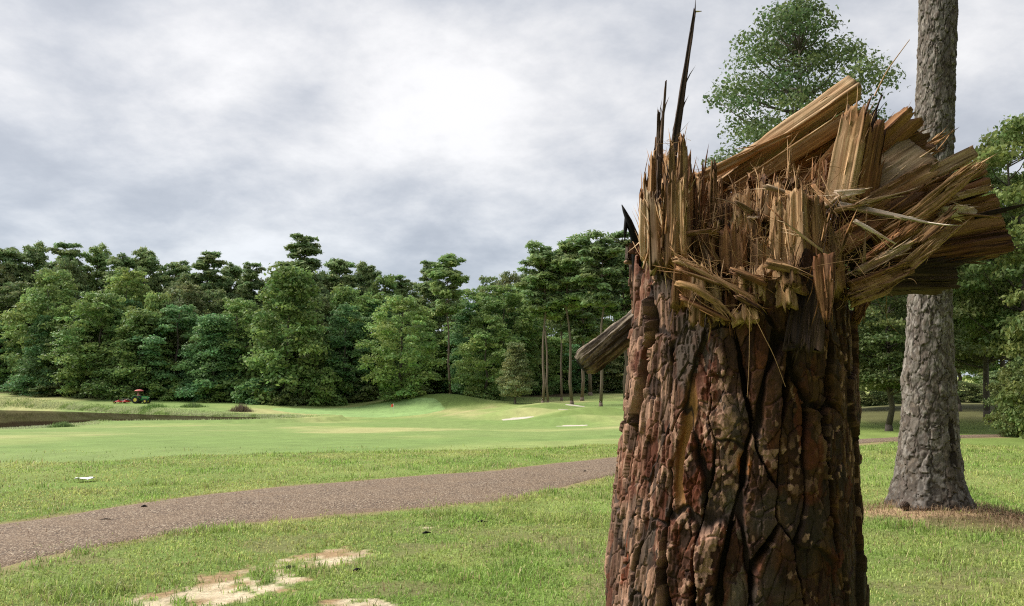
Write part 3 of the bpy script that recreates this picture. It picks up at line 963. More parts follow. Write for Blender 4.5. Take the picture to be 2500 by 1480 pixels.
def proto_pine(key, H, W, base, whorls, n, size, seed, trunk_r=.24, dense=1.0):
    g = np.random.default_rng(seed)
    mb = MB()
    top = np.array([g.normal(0, .3), g.normal(0, .3), H * .96])
    mb.tube(np.array([[0, 0, -.3], [0, 0, .2], [0, 0, .7]]), [trunk_r * 1.45, trunk_r * 1.2, trunk_r], 10)
    pts = branchy(mb, np.array([0, 0, .65]), top, trunk_r, .06, 9, .10, seed, 9)
    lobes = []
    for w in range(whorls):
        u = w / (whorls - 1)
        zz = H * (base + (1 - base) * u)
        env = W / 2 * (math.sin(math.pi * (.22 + .68 * u)) ** .8)
        k = g.integers(3, 6)
        a0 = g.uniform(0, 6.28)
        for q in range(k):
            a = a0 + q * 6.283 / k + g.normal(0, .35)
            rad = env * g.uniform(.45, 1.0)
            pb = np.array([0, 0, zz - .25 * rad]); pb[:2] = [np.interp(pb[2], pts[:, 2], pts[:, 0]), np.interp(pb[2], pts[:, 2], pts[:, 1])]
            tip = np.array([rad * math.cos(a), rad * math.sin(a), zz + g.normal(0, .7) + .12 * rad])
            mb.tube([pb, pb * .45 + tip * .55 - np.array([0, 0, .12 * rad]), tip], [.07, .05, .02], 5)
            for f in ((1.0, .62) if rad > 1.4 else (1.0,)):
                rl = W * g.uniform(.10, .155)
                c = pb + (tip - pb) * f
                lobes.append([*c, rl * g.uniform(.9, 1.2), rl * g.uniform(.9, 1.2), rl * g.uniform(.55, .95)])
    lobes.append([0, 0, H * .97, W * .15, W * .15, W * .11])
    V, Fq, col = leaf_cloud(lobes, n, size, seed + 1, up=.6, rnd=.6, aspect=2.4, shell=.75)
    PROTO[key] = (mb.mesh(key + "_trunk", True), mesh_np(key + "_crown", V, Fq, col), H, W)


proto_broad("broad_a", 16, 10, .02, 120, 17000, .27, 201, .22)
proto_broad("broad_b", 17, 9, .06, 110, 16000, .27, 211, .22, shape=.85)
proto_broad("broad_c", 15, 11, .0, 140, 18000, .28, 221, .22, conic=.72)
proto_broad("broad_d", 20, 9.5, .22, 100, 15000, .28, 231, .26)
proto_broad("bush", 4.0, 6.0, .0, 44, 6000, .24, 241, .07)
proto_broad("cedar", 9.5, 7.5, .16, 90, 11000, .20, 251, .16, conic=.8, shape=.6)
proto_pine("pine_a", 27, 8.0, .50, 13, 17000, .29, 261)
proto_pine("pine_b", 27, 7.0, .42, 15, 18000, .28, 271)
proto_pine("pine_c", 26, 9.0, .58, 11, 15000, .30, 281)
proto_pine("pine_d", 27, 7.0, .63, 9, 13000, .28, 331, trunk_r=.20)
proto_broad("oak", 18.5, 9.2, .20, 140, 54000, .115, 291, .26, limbs=85, dome=True)
proto_broad("edge_tree", 13, 8.5, .27, 120, 34000, .15, 301, .20, limbs=40, shape=.7)
proto_broad("edge_bush", 4.5, 4.6, .0, 60, 16000, .12, 311, .06, limbs=16)

_G = dict(light=(.094, .150, .056), mid=(.078, .132, .046), dark=(.072, .108, .050), blue=(.056, .115, .052), yel=(.098, .146, .050),
             pine=(.080, .124, .058), pinel=(.085, .135, .055), brown=(.085, .112, .056), oak=(.046, .076, .034), edge=(.066, .098, .036), edged=(.040, .060, .024), shade=(.016, .020, .012))  # shade: dark leaf tone of the added unseen trees
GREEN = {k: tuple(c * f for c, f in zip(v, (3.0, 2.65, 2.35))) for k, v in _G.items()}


def tree(name, key, px, D, top_py, width_px, tone, label, group=None, rot=None, base_py=None, cat="tree", lean=0.0, trunk_mat=None):
    tm, cm, H, W = PROTO[key]
    x = (px - 1250) / F * D
    z = float(gz(np.array([x]), np.array([D]))[0])
    ztop = P(px, top_py, D)[2]
    sz = (ztop - z) / H
    sx = (width_px / F * D) / W
    e = empty(name, (x, D, z - .05), label, cat, group)
    e.rotation_euler = (0, lean, random.uniform(0, 6.28) if rot is None else rot)
    e.scale = (sx, sx, sz)
    obj("trunk", tm, trunk_mat or (MAT['bark_pine'] if key.startswith("pine") else MAT['bark_far']), e)
    c = obj("crown", cm, MAT['needle'] if key.startswith("pine") else MAT['leaf'], e)
    t = np.array(GREEN[tone]) * random.uniform(.88, 1.12)
    c.color = (float(t[0]), float(t[1]), float(t[2]), 1)
    return e


# front of the woods beyond the pond, left to right
for a in (
    ("broad_tree", "broad_b", 30, 186, 690, 170, "dark", "dark leafy tree at the left edge behind the lawn"),
    ("broad_tree", "broad_a", 120, 176, 660, 190, "light", "pale green rounded tree high in the left woods"),
    ("broad_tree", "broad_c", 130, 172, 770, 190, "blue", "broad tree with low boughs leftmost above the tractor lawn"),
    ("broad_tree", "broad_a", 235, 166, 715, 210, "mid", "leafy tree behind the red mower"),
    ("broad_tree", "broad_d", 300, 178, 658, 170, "yel", "yellow green tree rising above the mower and tractor"),
    ("broad_tree", "broad_c", 340, 161, 760, 200, "mid", "low branched tree directly behind the tractor"),
    ("broad_tree", "broad_b", 430, 163, 745, 170, "blue", "blue green tree right of the tractor"),
    ("broad_tree", "broad_d", 440, 172, 690, 160, "brown", "olive brown tree in the middle of the left woods"),
    ("broad_tree", "broad_c", 525, 158, 770, 190, "blue", "dark blue green tree with drooping boughs by the lawn"),
    ("broad_tree", "broad_a", 585, 163, 735, 190, "mid", "full leafy tree right of the drooping one"),
    ("broad_tree", "broad_c", 700, 155, 655, 270, "mid", "largest cone shaped tree standing out of the woods"),
    ("broad_tree", "broad_b", 715, 172, 680, 150, "light", "pale leafy top behind the largest cone shaped tree"),
    ("broad_tree", "broad_b", 845, 160, 745, 150, "blue", "grey green tree left of the light green tree behind the flag"),
    ("broad_tree", "broad_a", 980, 150, 725, 190, "light", "light green full tree behind the flag"),
    ("broad_tree", "broad_d", 910, 168, 715, 160, "mid", "tree half hidden left of the light green tree"),
    ("broad_tree", "broad_a", 1190, 152, 770, 160, "light", "light green leafy tree right of the lone pine trunk"),
    ("broad_tree", "broad_d", 1225, 163, 695, 190, "mid", "tall broadleaf tree left of the pine group"),
    ("broad_tree", "broad_b", 1150, 162, 740, 130, "blue", "dark leafy tree just right of the lone pine trunk"),
):
    tree(*a)
tree("cedar_tree", "cedar", 1258, 141, 835, 115, "brown", "small grey green cedar with a bare stem before the woods")
# understory bushes
for px, D, top, w, tone, lab in ((140, 168, 935, 120, "dark", "dark low bush at the foot of the left woods"), (240, 164, 930, 110, "dark", "dark bush behind the mower"),
                                 (430, 159, 925, 110, "mid", "low bush right of the tractor"), (545, 155, 930, 130, "mid", "bush spilling onto the lawn left of the reed clump"),
                                 (640, 151, 925, 120, "blue", "large rounded bush behind the brown reeds"), (800, 154, 900, 130, "mid", "leafy bush between the cone tree and the flag"),
                                 (700, 151, 920, 110, "dark", "dark bush under the largest cone shaped tree"),
                                 (340, 161, 930, 110, "dark", "dark low bush hidden behind the tractor"), (75, 172, 935, 90, "dark", "dark bush at the corner of the far lawn"),
                                 (870, 160, 925, 100, "dark", "dark bush left of the flag"), (1010, 158, 935, 110, "dark", "dark bush behind the light green tree")):
    tree("woodland_bush", "bush", px, D, top, w, tone, lab, "bushes along the wood edge", cat="bush")
# skyline pines
for px, D, top, w, tone, key, lab in (
    (0, 195, 608, 110, "pine", "pine_a", "flat topped pine at the left edge of the skyline"),
    (70, 200, 614, 100, "pine", "pine_c", "second skyline pine from the left edge"),
    (150, 196, 612, 120, "pine", "pine_b", "broad skyline pine above the pale rounded tree"),
    (228, 202, 618, 95, "pinel", "pine_c", "pale umbrella shaped skyline pine above the mower"),
    (285, 198, 628, 100, "pine", "pine_a", "skyline pine left of the yellow green tree"),
    (345, 200, 627, 100, "pine", "pine_c", "skyline pine above the tractor"),
    (425, 200, 643, 100, "pine", "pine_a", "open crowned skyline pine right of the tractor"),
    (505, 190, 632, 115, "pine", "pine_b", "round topped skyline pine standing clear right of centre woods"),
    (560, 198, 650, 80, "pine", "pine_a", "smaller skyline pine beside the round topped one"),
    (610, 186, 657, 85, "pine", "pine_b", "narrow dark pine in the skyline dip"),
    (733, 178, 594, 140, "pine", "pine_b", "tallest pine rising highest above the far woods"),
    (825, 190, 637, 110, "pine", "pine_a", "skyline pine right of the tallest one"),
    (890, 194, 660, 90, "pine", "pine_c", "ragged skyline pine above the flag"),
    (965, 194, 688, 110, "pine", "pine_b", "low skyline pine above the light green tree"),
    (1048, 184, 654, 95, "pine", "pine_b", "rounded dark pine left of the pale topped pine"),
):
    tree("skyline_pine", key, px, D, top, w, tone, lab, "pines on the skyline")
# pines with bare trunks near the green
for px, D, top, w, tone, key, lab, ln in (
    (1100, 156, 638, 110, "pinel", "pine_d", "lone pine with a long bare trunk behind the mound", .03),
    (1325, 131, 612, 130, "pine", "pine_d", "tall bare trunked pine nearest the cedar", .0),
    (1337, 131, 640, 110, "pine", "pine_d", "leaning thin pine close behind the tall bare trunked one", .05),
    (1395, 130, 596, 150, "pine", "pine_d", "tall pine just left of the sawn limb", .015),
    (1465, 124, 592, 150, "pine", "pine_d", "tall pine next to the stump's left side", .01),
    (1370, 150, 640, 110, "pine", "pine_c", "thin pine in shade between the tall ones", .0),
    (1420, 147, 630, 130, "dark", "pine_b", "shaded pine behind the sawn limb", .0),
    (1525, 128, 588, 150, "pine", "pine_b", "pine half hidden by the stump's left edge", .0),
    (1440, 165, 620, 140, "pine", "pine_b", "far pine behind the pine group", .0),
):
    tree("bare_trunk_pine", key, px, D, top, w, tone, lab, "pines with bare trunks by the green", lean=ln)
# deeper rows that only show as a dark mass
g0 = np.random.default_rng(5)
DEEP = "background tree half hidden in the dark woods"
for k, px in enumerate(range(-160, 1560, 52)):
    D = 188 + 16 * (k % 3) + g0.uniform(-4, 4)
    top = np.interp(px, [-160, 0, 300, 450, 600, 700, 760, 900, 1000, 1200, 1300, 1560], [640, 645, 665, 680, 690, 660, 655, 690, 700, 695, 655, 640]) + g0.uniform(-24, 8)
    tree("woodland_tree", ["broad_a", "broad_d", "broad_b"][k % 3], px + g0.uniform(-12, 12), D, top, 120, ["dark", "mid", "dark", "brown"][k % 4], DEEP, "dark rear rows of the woods")
for k, px in enumerate(range(0, 1540, 64)):
    D = 176 + g0.uniform(-4, 6)
    if px < 120: D += 14
    top = g0.uniform(790, 850)
    tree("woodland_tree", ["broad_c", "broad_a", "broad_b"][k % 3], px + g0.uniform(-20, 20), D, top, 140, ["dark", "mid", "blue", "brown"][k % 4], DEEP, "dark rear rows of the woods")
for k, px in enumerate(range(-20, 1330, 58)):
    D = 171 + g0.uniform(-5, 5) + (14 if px < 110 else 0)
    if 1080 < px < 1130: continue
    top = g0.uniform(700, 790)
    tree("woodland_tree", ["broad_d", "broad_b", "broad_a", "broad_c"][k % 4], px + g0.uniform(-20, 20), D, top, g0.uniform(110, 170), ["mid", "blue", "light", "mid", "dark"][k % 5], "broadleaf tree in the middle of the woods wall", "middle rows of the woods")
for k, (px, D, top) in enumerate(((2120, 72, 720), (2215, 80, 690), (2330, 74, 700), (2420, 84, 640), (2520, 70, 680), (2620, 78, 650))):
    tree("woodland_tree", ["broad_d", "broad_b"][k % 2], px, D, top, 190, ["dark", "mid"][k % 2], "distant broadleaf tree beyond the glade on the right", "trees beyond the glade")
for k, (px, D, top) in enumerate(((1560, 210, 640), (1620, 180, 650), (1700, 120, 700), (1780, 110, 690), (1860, 100, 680), (1950, 90, 650), (2050, 85, 620))):
    tree("woodland_tree", ["broad_d", "broad_a"][k % 2], px, D, top, 170, "dark", DEEP, "dark rear rows of the woods")

# trees on the right behind the stump
tree("oak_tree", "oak", 1958, 36, 14, 520, "oak", "tall leafy tree rising behind the broken stump", rot=.4)
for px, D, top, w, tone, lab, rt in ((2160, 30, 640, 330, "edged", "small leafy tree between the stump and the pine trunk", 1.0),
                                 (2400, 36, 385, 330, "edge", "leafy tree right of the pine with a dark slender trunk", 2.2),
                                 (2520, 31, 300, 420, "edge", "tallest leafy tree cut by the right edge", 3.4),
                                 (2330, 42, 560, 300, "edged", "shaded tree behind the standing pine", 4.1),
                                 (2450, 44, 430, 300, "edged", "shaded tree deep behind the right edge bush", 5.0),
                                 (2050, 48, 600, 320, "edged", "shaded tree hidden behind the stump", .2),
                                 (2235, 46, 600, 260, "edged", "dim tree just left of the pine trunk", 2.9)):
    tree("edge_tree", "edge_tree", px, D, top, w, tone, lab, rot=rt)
def tree_at(name, key, x, y, h, w, tone, label, rot):
    tm, cm, H, W = PROTO[key]
    e = empty(name, (x, y, -.05), label, "tree"); e.rotation_euler = (0, 0, rot); e.scale = (w / W, w / W, h / H)
    obj("trunk", tm, MAT['bark_far'], e); c = obj("crown", cm, MAT['leaf'], e); c.color = (*GREEN[tone], 1)


# unseen trees added behind and right of the viewpoint to shade the stump's near side
for x, y, h, w, lab, rt in ((1.0, -6.4, 10.5, 8.0, "unseen tree added for shade just behind the viewpoint", .3), (-4.0, -7.4, 11, 8.0, "unseen tree added for shade behind the viewpoint to the left", 1.3), (6.6, -3.8, 11, 7.5, "unseen tree added for shade behind the viewpoint to the right", 2.3),
                            (10.6, 1.2, 12, 7.0, "unseen tree added for shade right of the stump outside the picture", 3.1), (12.5, 7.5, 15, 7.5, "unseen tree added for shade beyond the right edge near the pine", 4.4), (3.5, -9.5, 17, 10, "unseen tree added for shade farther behind the viewpoint", 5.2)):
    tree_at("edge_tree", "edge_tree", x, y, h, w, "shade", lab, rt)
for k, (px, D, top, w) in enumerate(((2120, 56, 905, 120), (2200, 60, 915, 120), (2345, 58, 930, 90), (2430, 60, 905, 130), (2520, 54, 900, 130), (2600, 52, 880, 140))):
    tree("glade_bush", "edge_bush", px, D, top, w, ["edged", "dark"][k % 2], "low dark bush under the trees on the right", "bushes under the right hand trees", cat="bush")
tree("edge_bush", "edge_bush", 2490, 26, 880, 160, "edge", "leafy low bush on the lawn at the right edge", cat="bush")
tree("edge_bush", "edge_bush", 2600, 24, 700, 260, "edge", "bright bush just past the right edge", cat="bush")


# ------------------------------------------------------------------ bark-clad trunks: every plate is its own piece
def trunk_grid(theta, zs, axis_fn, rad_fn, field_fn, keep_fn, mat, parent, base, min_faces=14, max_parts=300, core_col=(.045, .03, .022)):
    """theta measured from the direction to the camera; field_fn(s,z,th)->(h, id, col)"""
    T, Z = np.meshgrid(theta, zs)
    R = rad_fn(T, Z)
    S = T * .3
    h, pid, col = field_fn(S, Z, T)
    r = R + h
    ax = axis_fn(Z)
    toc = -np.stack([ax[..., 0], ax[..., 1]], -1); toc = toc / np.linalg.norm(toc, axis=-1)[..., None]
    rt = np.stack([-toc[..., 1], toc[..., 0]], -1)        # to the viewer's right
    d = toc * np.cos(T)[..., None] + rt * np.sin(T)[..., None]
    V = np.stack([ax[..., 0] + d[..., 0] * r - base[0], ax[..., 1] + d[..., 1] * r - base[1], Z - base[2]], -1)
    nz, nt = T.shape
    i = np.arange(nz - 1)[:, None] * nt; j = np.arange(nt - 1)[None]
    Fq = np.stack([i + j, i + j + 1, i + j + nt + 1, i + j + nt], -1).reshape(-1, 4)
    fid = pid[:-1, :-1].ravel()
    keep = keep_fn(T, Z)[:-1, :-1].ravel()
    Vf, Cf = V.reshape(-1, 3), col.reshape(-1, 3)
    front = np.abs(T[:-1, :-1].ravel()) < 1.75

    def part(name, sel, kind=None):
        fs = Fq[sel]
        u, inv = np.unique(fs, return_inverse=True)
        vv = Vf[u]; c0 = vv.mean(0) if name == "bark_plate" else np.zeros(3)
        me = mesh_np(name, vv - c0, inv.reshape(-1, 4), Cf[u])
        o = obj(name, me, mat, parent, loc=c0)
        if kind: o["kind"] = kind
        return o
    ids, cnt = np.unique(fid[keep & (fid >= 0)], return_counts=True)
    fr = {k: 0 for k in ids}
    sel_f = keep & front & (fid >= 0)
    ids2, cnt2 = np.unique(fid[sel_f], return_counts=True)
    order = ids2[np.argsort(-cnt2)]
    order = [k for k, c in zip(order, np.sort(cnt2)[::-1]) if c >= min_faces][:max_parts]
    own = np.isin(fid, order) & keep
    part("bark_furrows", keep & (fid < 0))
    rest = keep & (fid >= 0) & ~own
    if rest.any(): part("rear_bark", rest, "stuff")
    srt = np.argsort(fid[own], kind='stable'); loc = np.nonzero(own)[0][srt]; f2 = fid[loc]
    bounds = np.nonzero(np.diff(f2))[0] + 1
    for blk in np.split(loc, bounds): part("bark_plate", blk)


def pal(hv, cols):
    cols = np.array(cols); k = np.clip((hv * len(cols)).astype(int), 0, len(cols) - 1)
    return cols[k]


# standing pine -----------------------------------------------------------
def build_pine():
    gz0 = float(gz(np.array([PINE[0]]), np.array([PINE[1]]))[0])
    base = np.array([PINE[0], PINE[1], gz0])
    e = empty("standing_pine", base, "tall pine trunk with grey brown plated bark right of the stump", "tree")
    H = 24.0
    th = np.concatenate([np.arange(-180, -105, 6.0), np.arange(-105, 105, 1.35), np.arange(105, 180.1, 6.0)]) * math.pi / 180
    zs = gz0 + np.concatenate([np.arange(-.25, 7.6, .0135), np.arange(7.6, H, .12)])

    def axis(Z):
        t = (Z - gz0)
        x = base[0] + np.interp(t, [-1, 0, 2.9, 6.6, 24], [-.02, .0, .18, .50, 1.7])
        return np.stack([x, base[1] + 0 * t], -1)

    def rad(T, Z):
        t = np.maximum(Z - gz0, -.3)
        r = np.interp(t, [-.3, 0, .12, .30, .55, .9, 1.33, 2.0, 2.9, 4.5, 6.6, 17, 24], [.60, .490, .440, .394, .358, .328, .303, .264, .232, .225, .221, .15, .07])
        lob = .5 * np.cos(T * 3 + .6) + .35 * np.cos(T * 5 + 2.0) + .2 * np.cos(T * 9 + 1)
        r = r + .075 * np.exp(-np.maximum(t, 0) / .30) * lob
        r = r + .030 * np.exp(-((t - 1.62) / .16) ** 2) * np.maximum(0, -np.sin(T)) ** 2
        return r

    def field(S, Z, T):
        s = T * .31
        t = np.maximum(Z - gz0, 0)
        jag = (fbm(s * 34, Z * 26, 3, 302) - .5)
        u = s / .118 + .9 * (fbm(s * 7, Z * 4, 3, 301) - .5) + .34 * jag
        v = Z / .20 + .8 * (fbm(s * 8 + 40, Z * 5, 3, 303) - .5) + .5 * (fbm(s * 30 + 9, Z * 30, 3, 304) - .5)
        v = v + .5 * (np.floor(u) % 2)
        f1, f2, cid, cx, cyy = vor(u, v, 305, .85)
        d = (f2 - f1)
        hv = hsh(cid, cid * 0 + 3, 311); h2 = hsh(cid, cid * 0 + 5, 313); h3 = hsh(cid, cid * 0 + 7, 315)
        wid = .06 + .18 * sstep(.42, .66, fbm(s * 5, Z * 2.5, 2, 306))
        pl = sstep(.015, wid + .03, d)
        h = pl * (.008 + .013 * hv) + pl * ((u - cx) * (h2 - .5) * .018 - (v - cyy) * (.3 + h3) * .016)
        lev = np.floor(fbm(s * 15, Z * 10, 4, 317) * 9)
        h = h + pl * .0035 * (lev - 4.5)
        wrp = fbm(s * 40, Z * 40, 2, 319)
        f1b, f2b, cb, _, _ = vor(s / .032 + .9 * wrp, Z / .042 + .9 * wrp, 321)
        hb = hsh(cb, cb * 0 + 1, 323)
        h = h + pl * .004 * (hb - .5)
        lk = hsh(cid + lev.astype(np.int64) * 7919, cid * 0 + 9, 327)
        wound = np.exp(-((T - .85) / .16) ** 2 - ((t - .72) / .36) ** 2) * (fbm(s * 20, Z * 8, 3, 325) > .4)
        h = h - .03 * wound
        col = pal(lk * .999, [(.135, .112, .094), (.19, .165, .143), (.110, .085, .069), (.24, .21, .185), (.125, .098, .076), (.165, .14, .118)])
        col = col * (1 + .8 * (hb - .5))[..., None]
        col = col + (np.array([.036, .024, .018]) - col) * sstep(wid * .9, .0, d)[..., None] * .9  # cracks between plates darkened, their shadow painted into the colour
        col = col + (np.array([.03, .02, .015]) - col) * (wound > .3)[..., None]
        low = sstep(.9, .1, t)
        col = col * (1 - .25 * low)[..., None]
        pid = np.where(d < .022, -1, np.unique(cid, return_inverse=True)[1].reshape(cid.shape))
        return h, pid, col
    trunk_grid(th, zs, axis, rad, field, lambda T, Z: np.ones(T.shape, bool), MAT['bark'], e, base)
    # crown above the picture
    tm, cm, Hh, W = PROTO["pine_b"]
    c = obj("crown", cm, MAT['needle'], e, loc=(1.5, 0, -1.5), scl=(1.0, 1.0, 1.0))
    c.color = (*GREEN["pine"], 1)
    V, Fq, col = None, None, None


build_pine()

# ------------------------------------------------------------------ the broken stump
AX = P(1806, 1000, 2.1)[:2]
EV = AX / np.linalg.norm(AX)                 # view direction to the stump
ER = np.array([EV[1], -EV[0]])               # viewer's right
SB = np.array([AX[0], AX[1], 0.0])
stump = empty("broken_stump", SB, "broken pine stump with splintered top and dark plated bark in the foreground", "tree stump")


def Q(px, py, d):
    """point on the pixel's ray whose depth behind the stump axis is d"""
    r = ray(px, py)
    k = (np.linalg.norm(AX) + d) / (r[:2] @ EV)
    return np.array([0, 0, CAMZ]) + r * k


def s_axis(Z):
    k = np.interp(Z, [0, 1.05, 1.55, 1.75, 2.2], [-.085, -.036, -.004, .004, .006])
    return np.stack([AX[0] + ER[0] * k, AX[1] + ER[1] * k], -1)


def s_rad(T, Z):
    return np.interp(Z, [0, .25, .6, 1.05, 1.3, 1.55, 1.75, 2.2], [.47, .40, .355, .330, .318, .304, .294, .288]) + 0.006 * np.sin(3 * T + 1)


BTOP_T = np.radians([-180, -120, -95, -80, -66, -55, -45, -35, -26, -18, -10, -4, 3, 10, 18, 26, 34, 44, 55, 65, 80, 110, 180])
BTOP_Z = np.array([1.95, 1.98, 1.99, 1.98, 1.95, 1.93, 1.91, 1.93, 1.88, 1.85, 1.87, 1.78, 1.80, 1.84, 1.88, 1.87, 1.90, 1.93, 1.90, 1.88, 1.88, 1.9, 1.95])


def build_stump_bark():
    th = np.concatenate([np.arange(-180, -104, 4.0), np.arange(-104, -96, 1.0), np.arange(-96, 96, .36), np.arange(96, 104, 1.0), np.arange(104, 180.1, 4.0)]) * math.pi / 180
    zs = np.concatenate([np.arange(-.05, .96, .022), np.arange(.96, 2.03, .0020)])
    g = np.random.default_rng(401)
    bw = g.uniform(.036, .125, 60); bnd = np.cumsum(bw) - 1.0; bnd = bnd[bnd < 1.15]
    bstr = g.uniform(.45, 1.0, len(bnd) + 1)
    rows = [np.cumsum(g.uniform(.05, .36, 30)) - .3 - g.uniform(0, .2) for _ in range(len(bnd) + 1)]

    def field(S, Z, T):
        s = T * .305
        j1 = (fbm(s * 20, Z * 9, 3, 404) - .5) * 2; j2 = (fbm(s * 90, Z * 40, 2, 405) - .5) * 2
        u = s / .074 + .50 * (fbm(s * 5, Z * 3.5, 3, 403) - .5) * 2 + .17 * j1 + .06 * j2
        v = Z / .25 + .30 * (fbm(s * 9, Z * 5, 3, 411) - .5) * 2 + .06 * j1 + .025 * j2
        f1, f2, cid, cx, cyy, sx, sy = vor(u, v, 4051, .95, True)
        d = f2 - f1
        lat = np.abs(sx - cx) / (np.hypot(sx - cx, sy - cyy) + 1e-6)          # 1 where the joint runs up the trunk
        bh = hsh(np.minimum(cid, (sx * 999).astype(np.int64)), cid * 0 + 4, 418)
        opn = np.clip(.16 + 1.2 * sstep(.38, .62, fbm(s * 7 + 3, Z * 3.0, 3, 407)), 0, 1.6) * (.15 + .85 * lat ** 3)
        wid = .020 + .175 * opn
        pid = np.unique(cid, return_inverse=True)[1].reshape(cid.shape)
        hv = hsh(pid, pid * 0 + 1, 415); h2 = hsh(pid, pid * 0 + 2, 415); h3 = hsh(pid, pid * 0 + 3, 415)
        pc_ = sstep(wid * .62, wid + .035, d)
        pl = pc_
        deep = .010 + .038 * np.clip(opn, 0, 1)
        h = -.040 * 0 - .012 - (1 - pc_) * deep + pc_ * (.012 * (hv - .5) * 2 + (u - cx) * (h2 - .5) * .014 - (v - cyy) * (h3 - .35) * .020)
        # hairline cracks inside a plate
        k1, k2, kc, _, _ = vor(s / .034 + .5 * j1, Z / .075 + .4 * j1, 4071)
        hk = hsh(kc, kc * 0 + 1, 4073)
        h = h - pc_ * .0045 * sstep(.10, .0, k2 - k1) + pc_ * .0050 * (hk - .5)
        # layered flakes: broad terraces, then smaller ones, then curled scales in clusters
        wrp = fbm(s * 30, Z * 30, 2, 417)
        f1, f2, ca, cx, cyy = vor(s / .021 + .6 * wrp, Z / .055 + .6 * wrp, 419)
        ha = hsh(ca, ca * 0 + 1, 421); hA = hsh(ca, ca * 0 + 2, 421)
        zc = np.where(s < -.15, .050, .0135)
        g1, g2, cb, bx, by = vor(s / .0085 + .7 * wrp, Z / zc + .7 * wrp, 423)
        hb = hsh(cb, cb * 0 + 1, 425)
        bs, bz = bx * .0085, by * zc
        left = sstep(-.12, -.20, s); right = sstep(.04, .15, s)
        # flake layers break along small angular facets
        lev = np.floor((fbm(bs * 9, bz * 5.5, 4, 429) * (1 - left) + fbm(bs * 26, bz * 5, 4, 428) * left) * 12)
        lev2 = np.floor(fbm(bs * 30 + 7, bz * 18, 3, 430) * 8)
        clus = sstep(.45, .56, fbm(s * 6.5, Z * 5.0, 3, 427) + .13 * np.exp(-((s + .065) / .06) ** 2 - ((Z - 1.33) / .20) ** 2) + .05 * sstep(1.2, 1.05, Z))
        rough = 1 - .55 * right
        h = h + pl * ((lev - 6) * .0030 * rough + (lev2 - 4) * .0015 * (.5 + .5 * left + clus) * rough + (hb - .5) * .0016 * (.4 + clus))
        h = h + .0010 * (fbm(s * 200, Z * 110, 2, 431) - .5)
        h = h + (1 - pl) * .012 * (fbm(s * 60, Z * 9, 3, 433) - .5)
        # colours: every layer that flaked off bares another tone
        lk = hsh(pid * 31 + lev.astype(np.int64) * 7919 + (hk * 3).astype(np.int64) * 101, pid * 0 + 11, 416)
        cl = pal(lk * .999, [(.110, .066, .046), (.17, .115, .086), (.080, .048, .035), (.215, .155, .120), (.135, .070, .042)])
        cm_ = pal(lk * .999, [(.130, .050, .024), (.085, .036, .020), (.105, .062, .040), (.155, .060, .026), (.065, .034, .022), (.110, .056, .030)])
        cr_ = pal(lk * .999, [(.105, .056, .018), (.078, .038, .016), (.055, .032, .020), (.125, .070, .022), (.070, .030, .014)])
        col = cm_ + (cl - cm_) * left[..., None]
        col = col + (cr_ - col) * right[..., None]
        col = col * ((1 + .55 * (ha - .5) + .12 * (lev2 - 4)) * (.72 + .56 * hb))[..., None]
        grey = sstep(.56, .66, fbm(s * 9 + 5, Z * 6, 3, 435))
        col = col + (np.array([.092, .085, .074]) - col) * (grey * .75 * (1 - right * .6))[..., None]
        scale_l = np.clip((clus * (hb > .40) * (lev2 > 3) * (1 - .70 * right) + left * .9 * (lev2 > 4) * (hb > .15) + .95 * right * (hb > .94) * (clus > .1) + .5 * (hb > .972)), 0, 1)
        col = col + (np.array([.46, .33, .255]) * (.55 + .8 * hb)[..., None] - col) * (scale_l * .85)[..., None]
        red = sstep(.58, .68, fbm(s * 12 + 9, Z * 5 + 3, 3, 437)) * (hA > .45)
        col = col + (np.array([.15, .040, .014]) - col) * (red * .6)[..., None]
        # stripped yellow streak, resin bead, rusty inner bark, lichen
        streak = sstep(.016, .006, np.abs(s + .128 + .010 * np.sin(Z * 19) + .006 * j1)) * sstep(1.30, 1.36, Z) * sstep(1.64, 1.58, Z)
        col = col + (np.array([.36, .215, .075]) * (.6 + .8 * fbm(s * 200, Z * 12, 2, 439))[..., None] - col) * streak[..., None]
        h = h * (1 - streak) + (-.030) * streak
        orange = sstep(.016, .006, np.hypot((s - .02), (Z - 1.432) * .6) + .012 * j1)
        col = col + (np.array([.50, .20, .04]) - col) * (orange * (hb > .3))[..., None]
        rust = sstep(.020, .010, np.abs(s + .30 + .006 * j1)) * sstep(1.10, 1.14, Z) * sstep(1.27, 1.21, Z)
        col = col + (np.array([.26, .065, .018]) - col) * (rust * (.4 + .6 * (ha > .4)))[..., None]
        lich = sstep(.022, .008, np.abs(s - .0 + .012 * np.sin(Z * 25) + .01 * j1)) * sstep(1.03, 1.1, Z) * sstep(1.52, 1.45, Z)
        col = col + (np.array([.185, .185, .15]) - col) * (lich * .55 * (lev % 2))[..., None]
        col = col + (np.array([.030, .021, .016]) - col) * (1 - pc_)[..., None] * .95  # furrows painted near black, standing in for their deep shade
        col = col * np.array([.80, .64, .56])
        pid = np.where((pc_ < .12), -1, pid)
        return h, pid, np.clip(col, .004, 1)

    def keep(T, Z):
        top = np.interp(T, BTOP_T, BTOP_Z)
        s = T * .305
        return Z < top + .07 * (fbm(s * 11, 0 * s, 3, 441) - .5) + .05 * (fbm(s * 45, 1 + 0 * s, 2, 443) - .5) - .10 * sstep(.6, .8, fbm(s * 18, Z * 2, 2, 445))
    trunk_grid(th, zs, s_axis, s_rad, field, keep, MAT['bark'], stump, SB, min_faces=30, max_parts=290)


build_stump_bark()


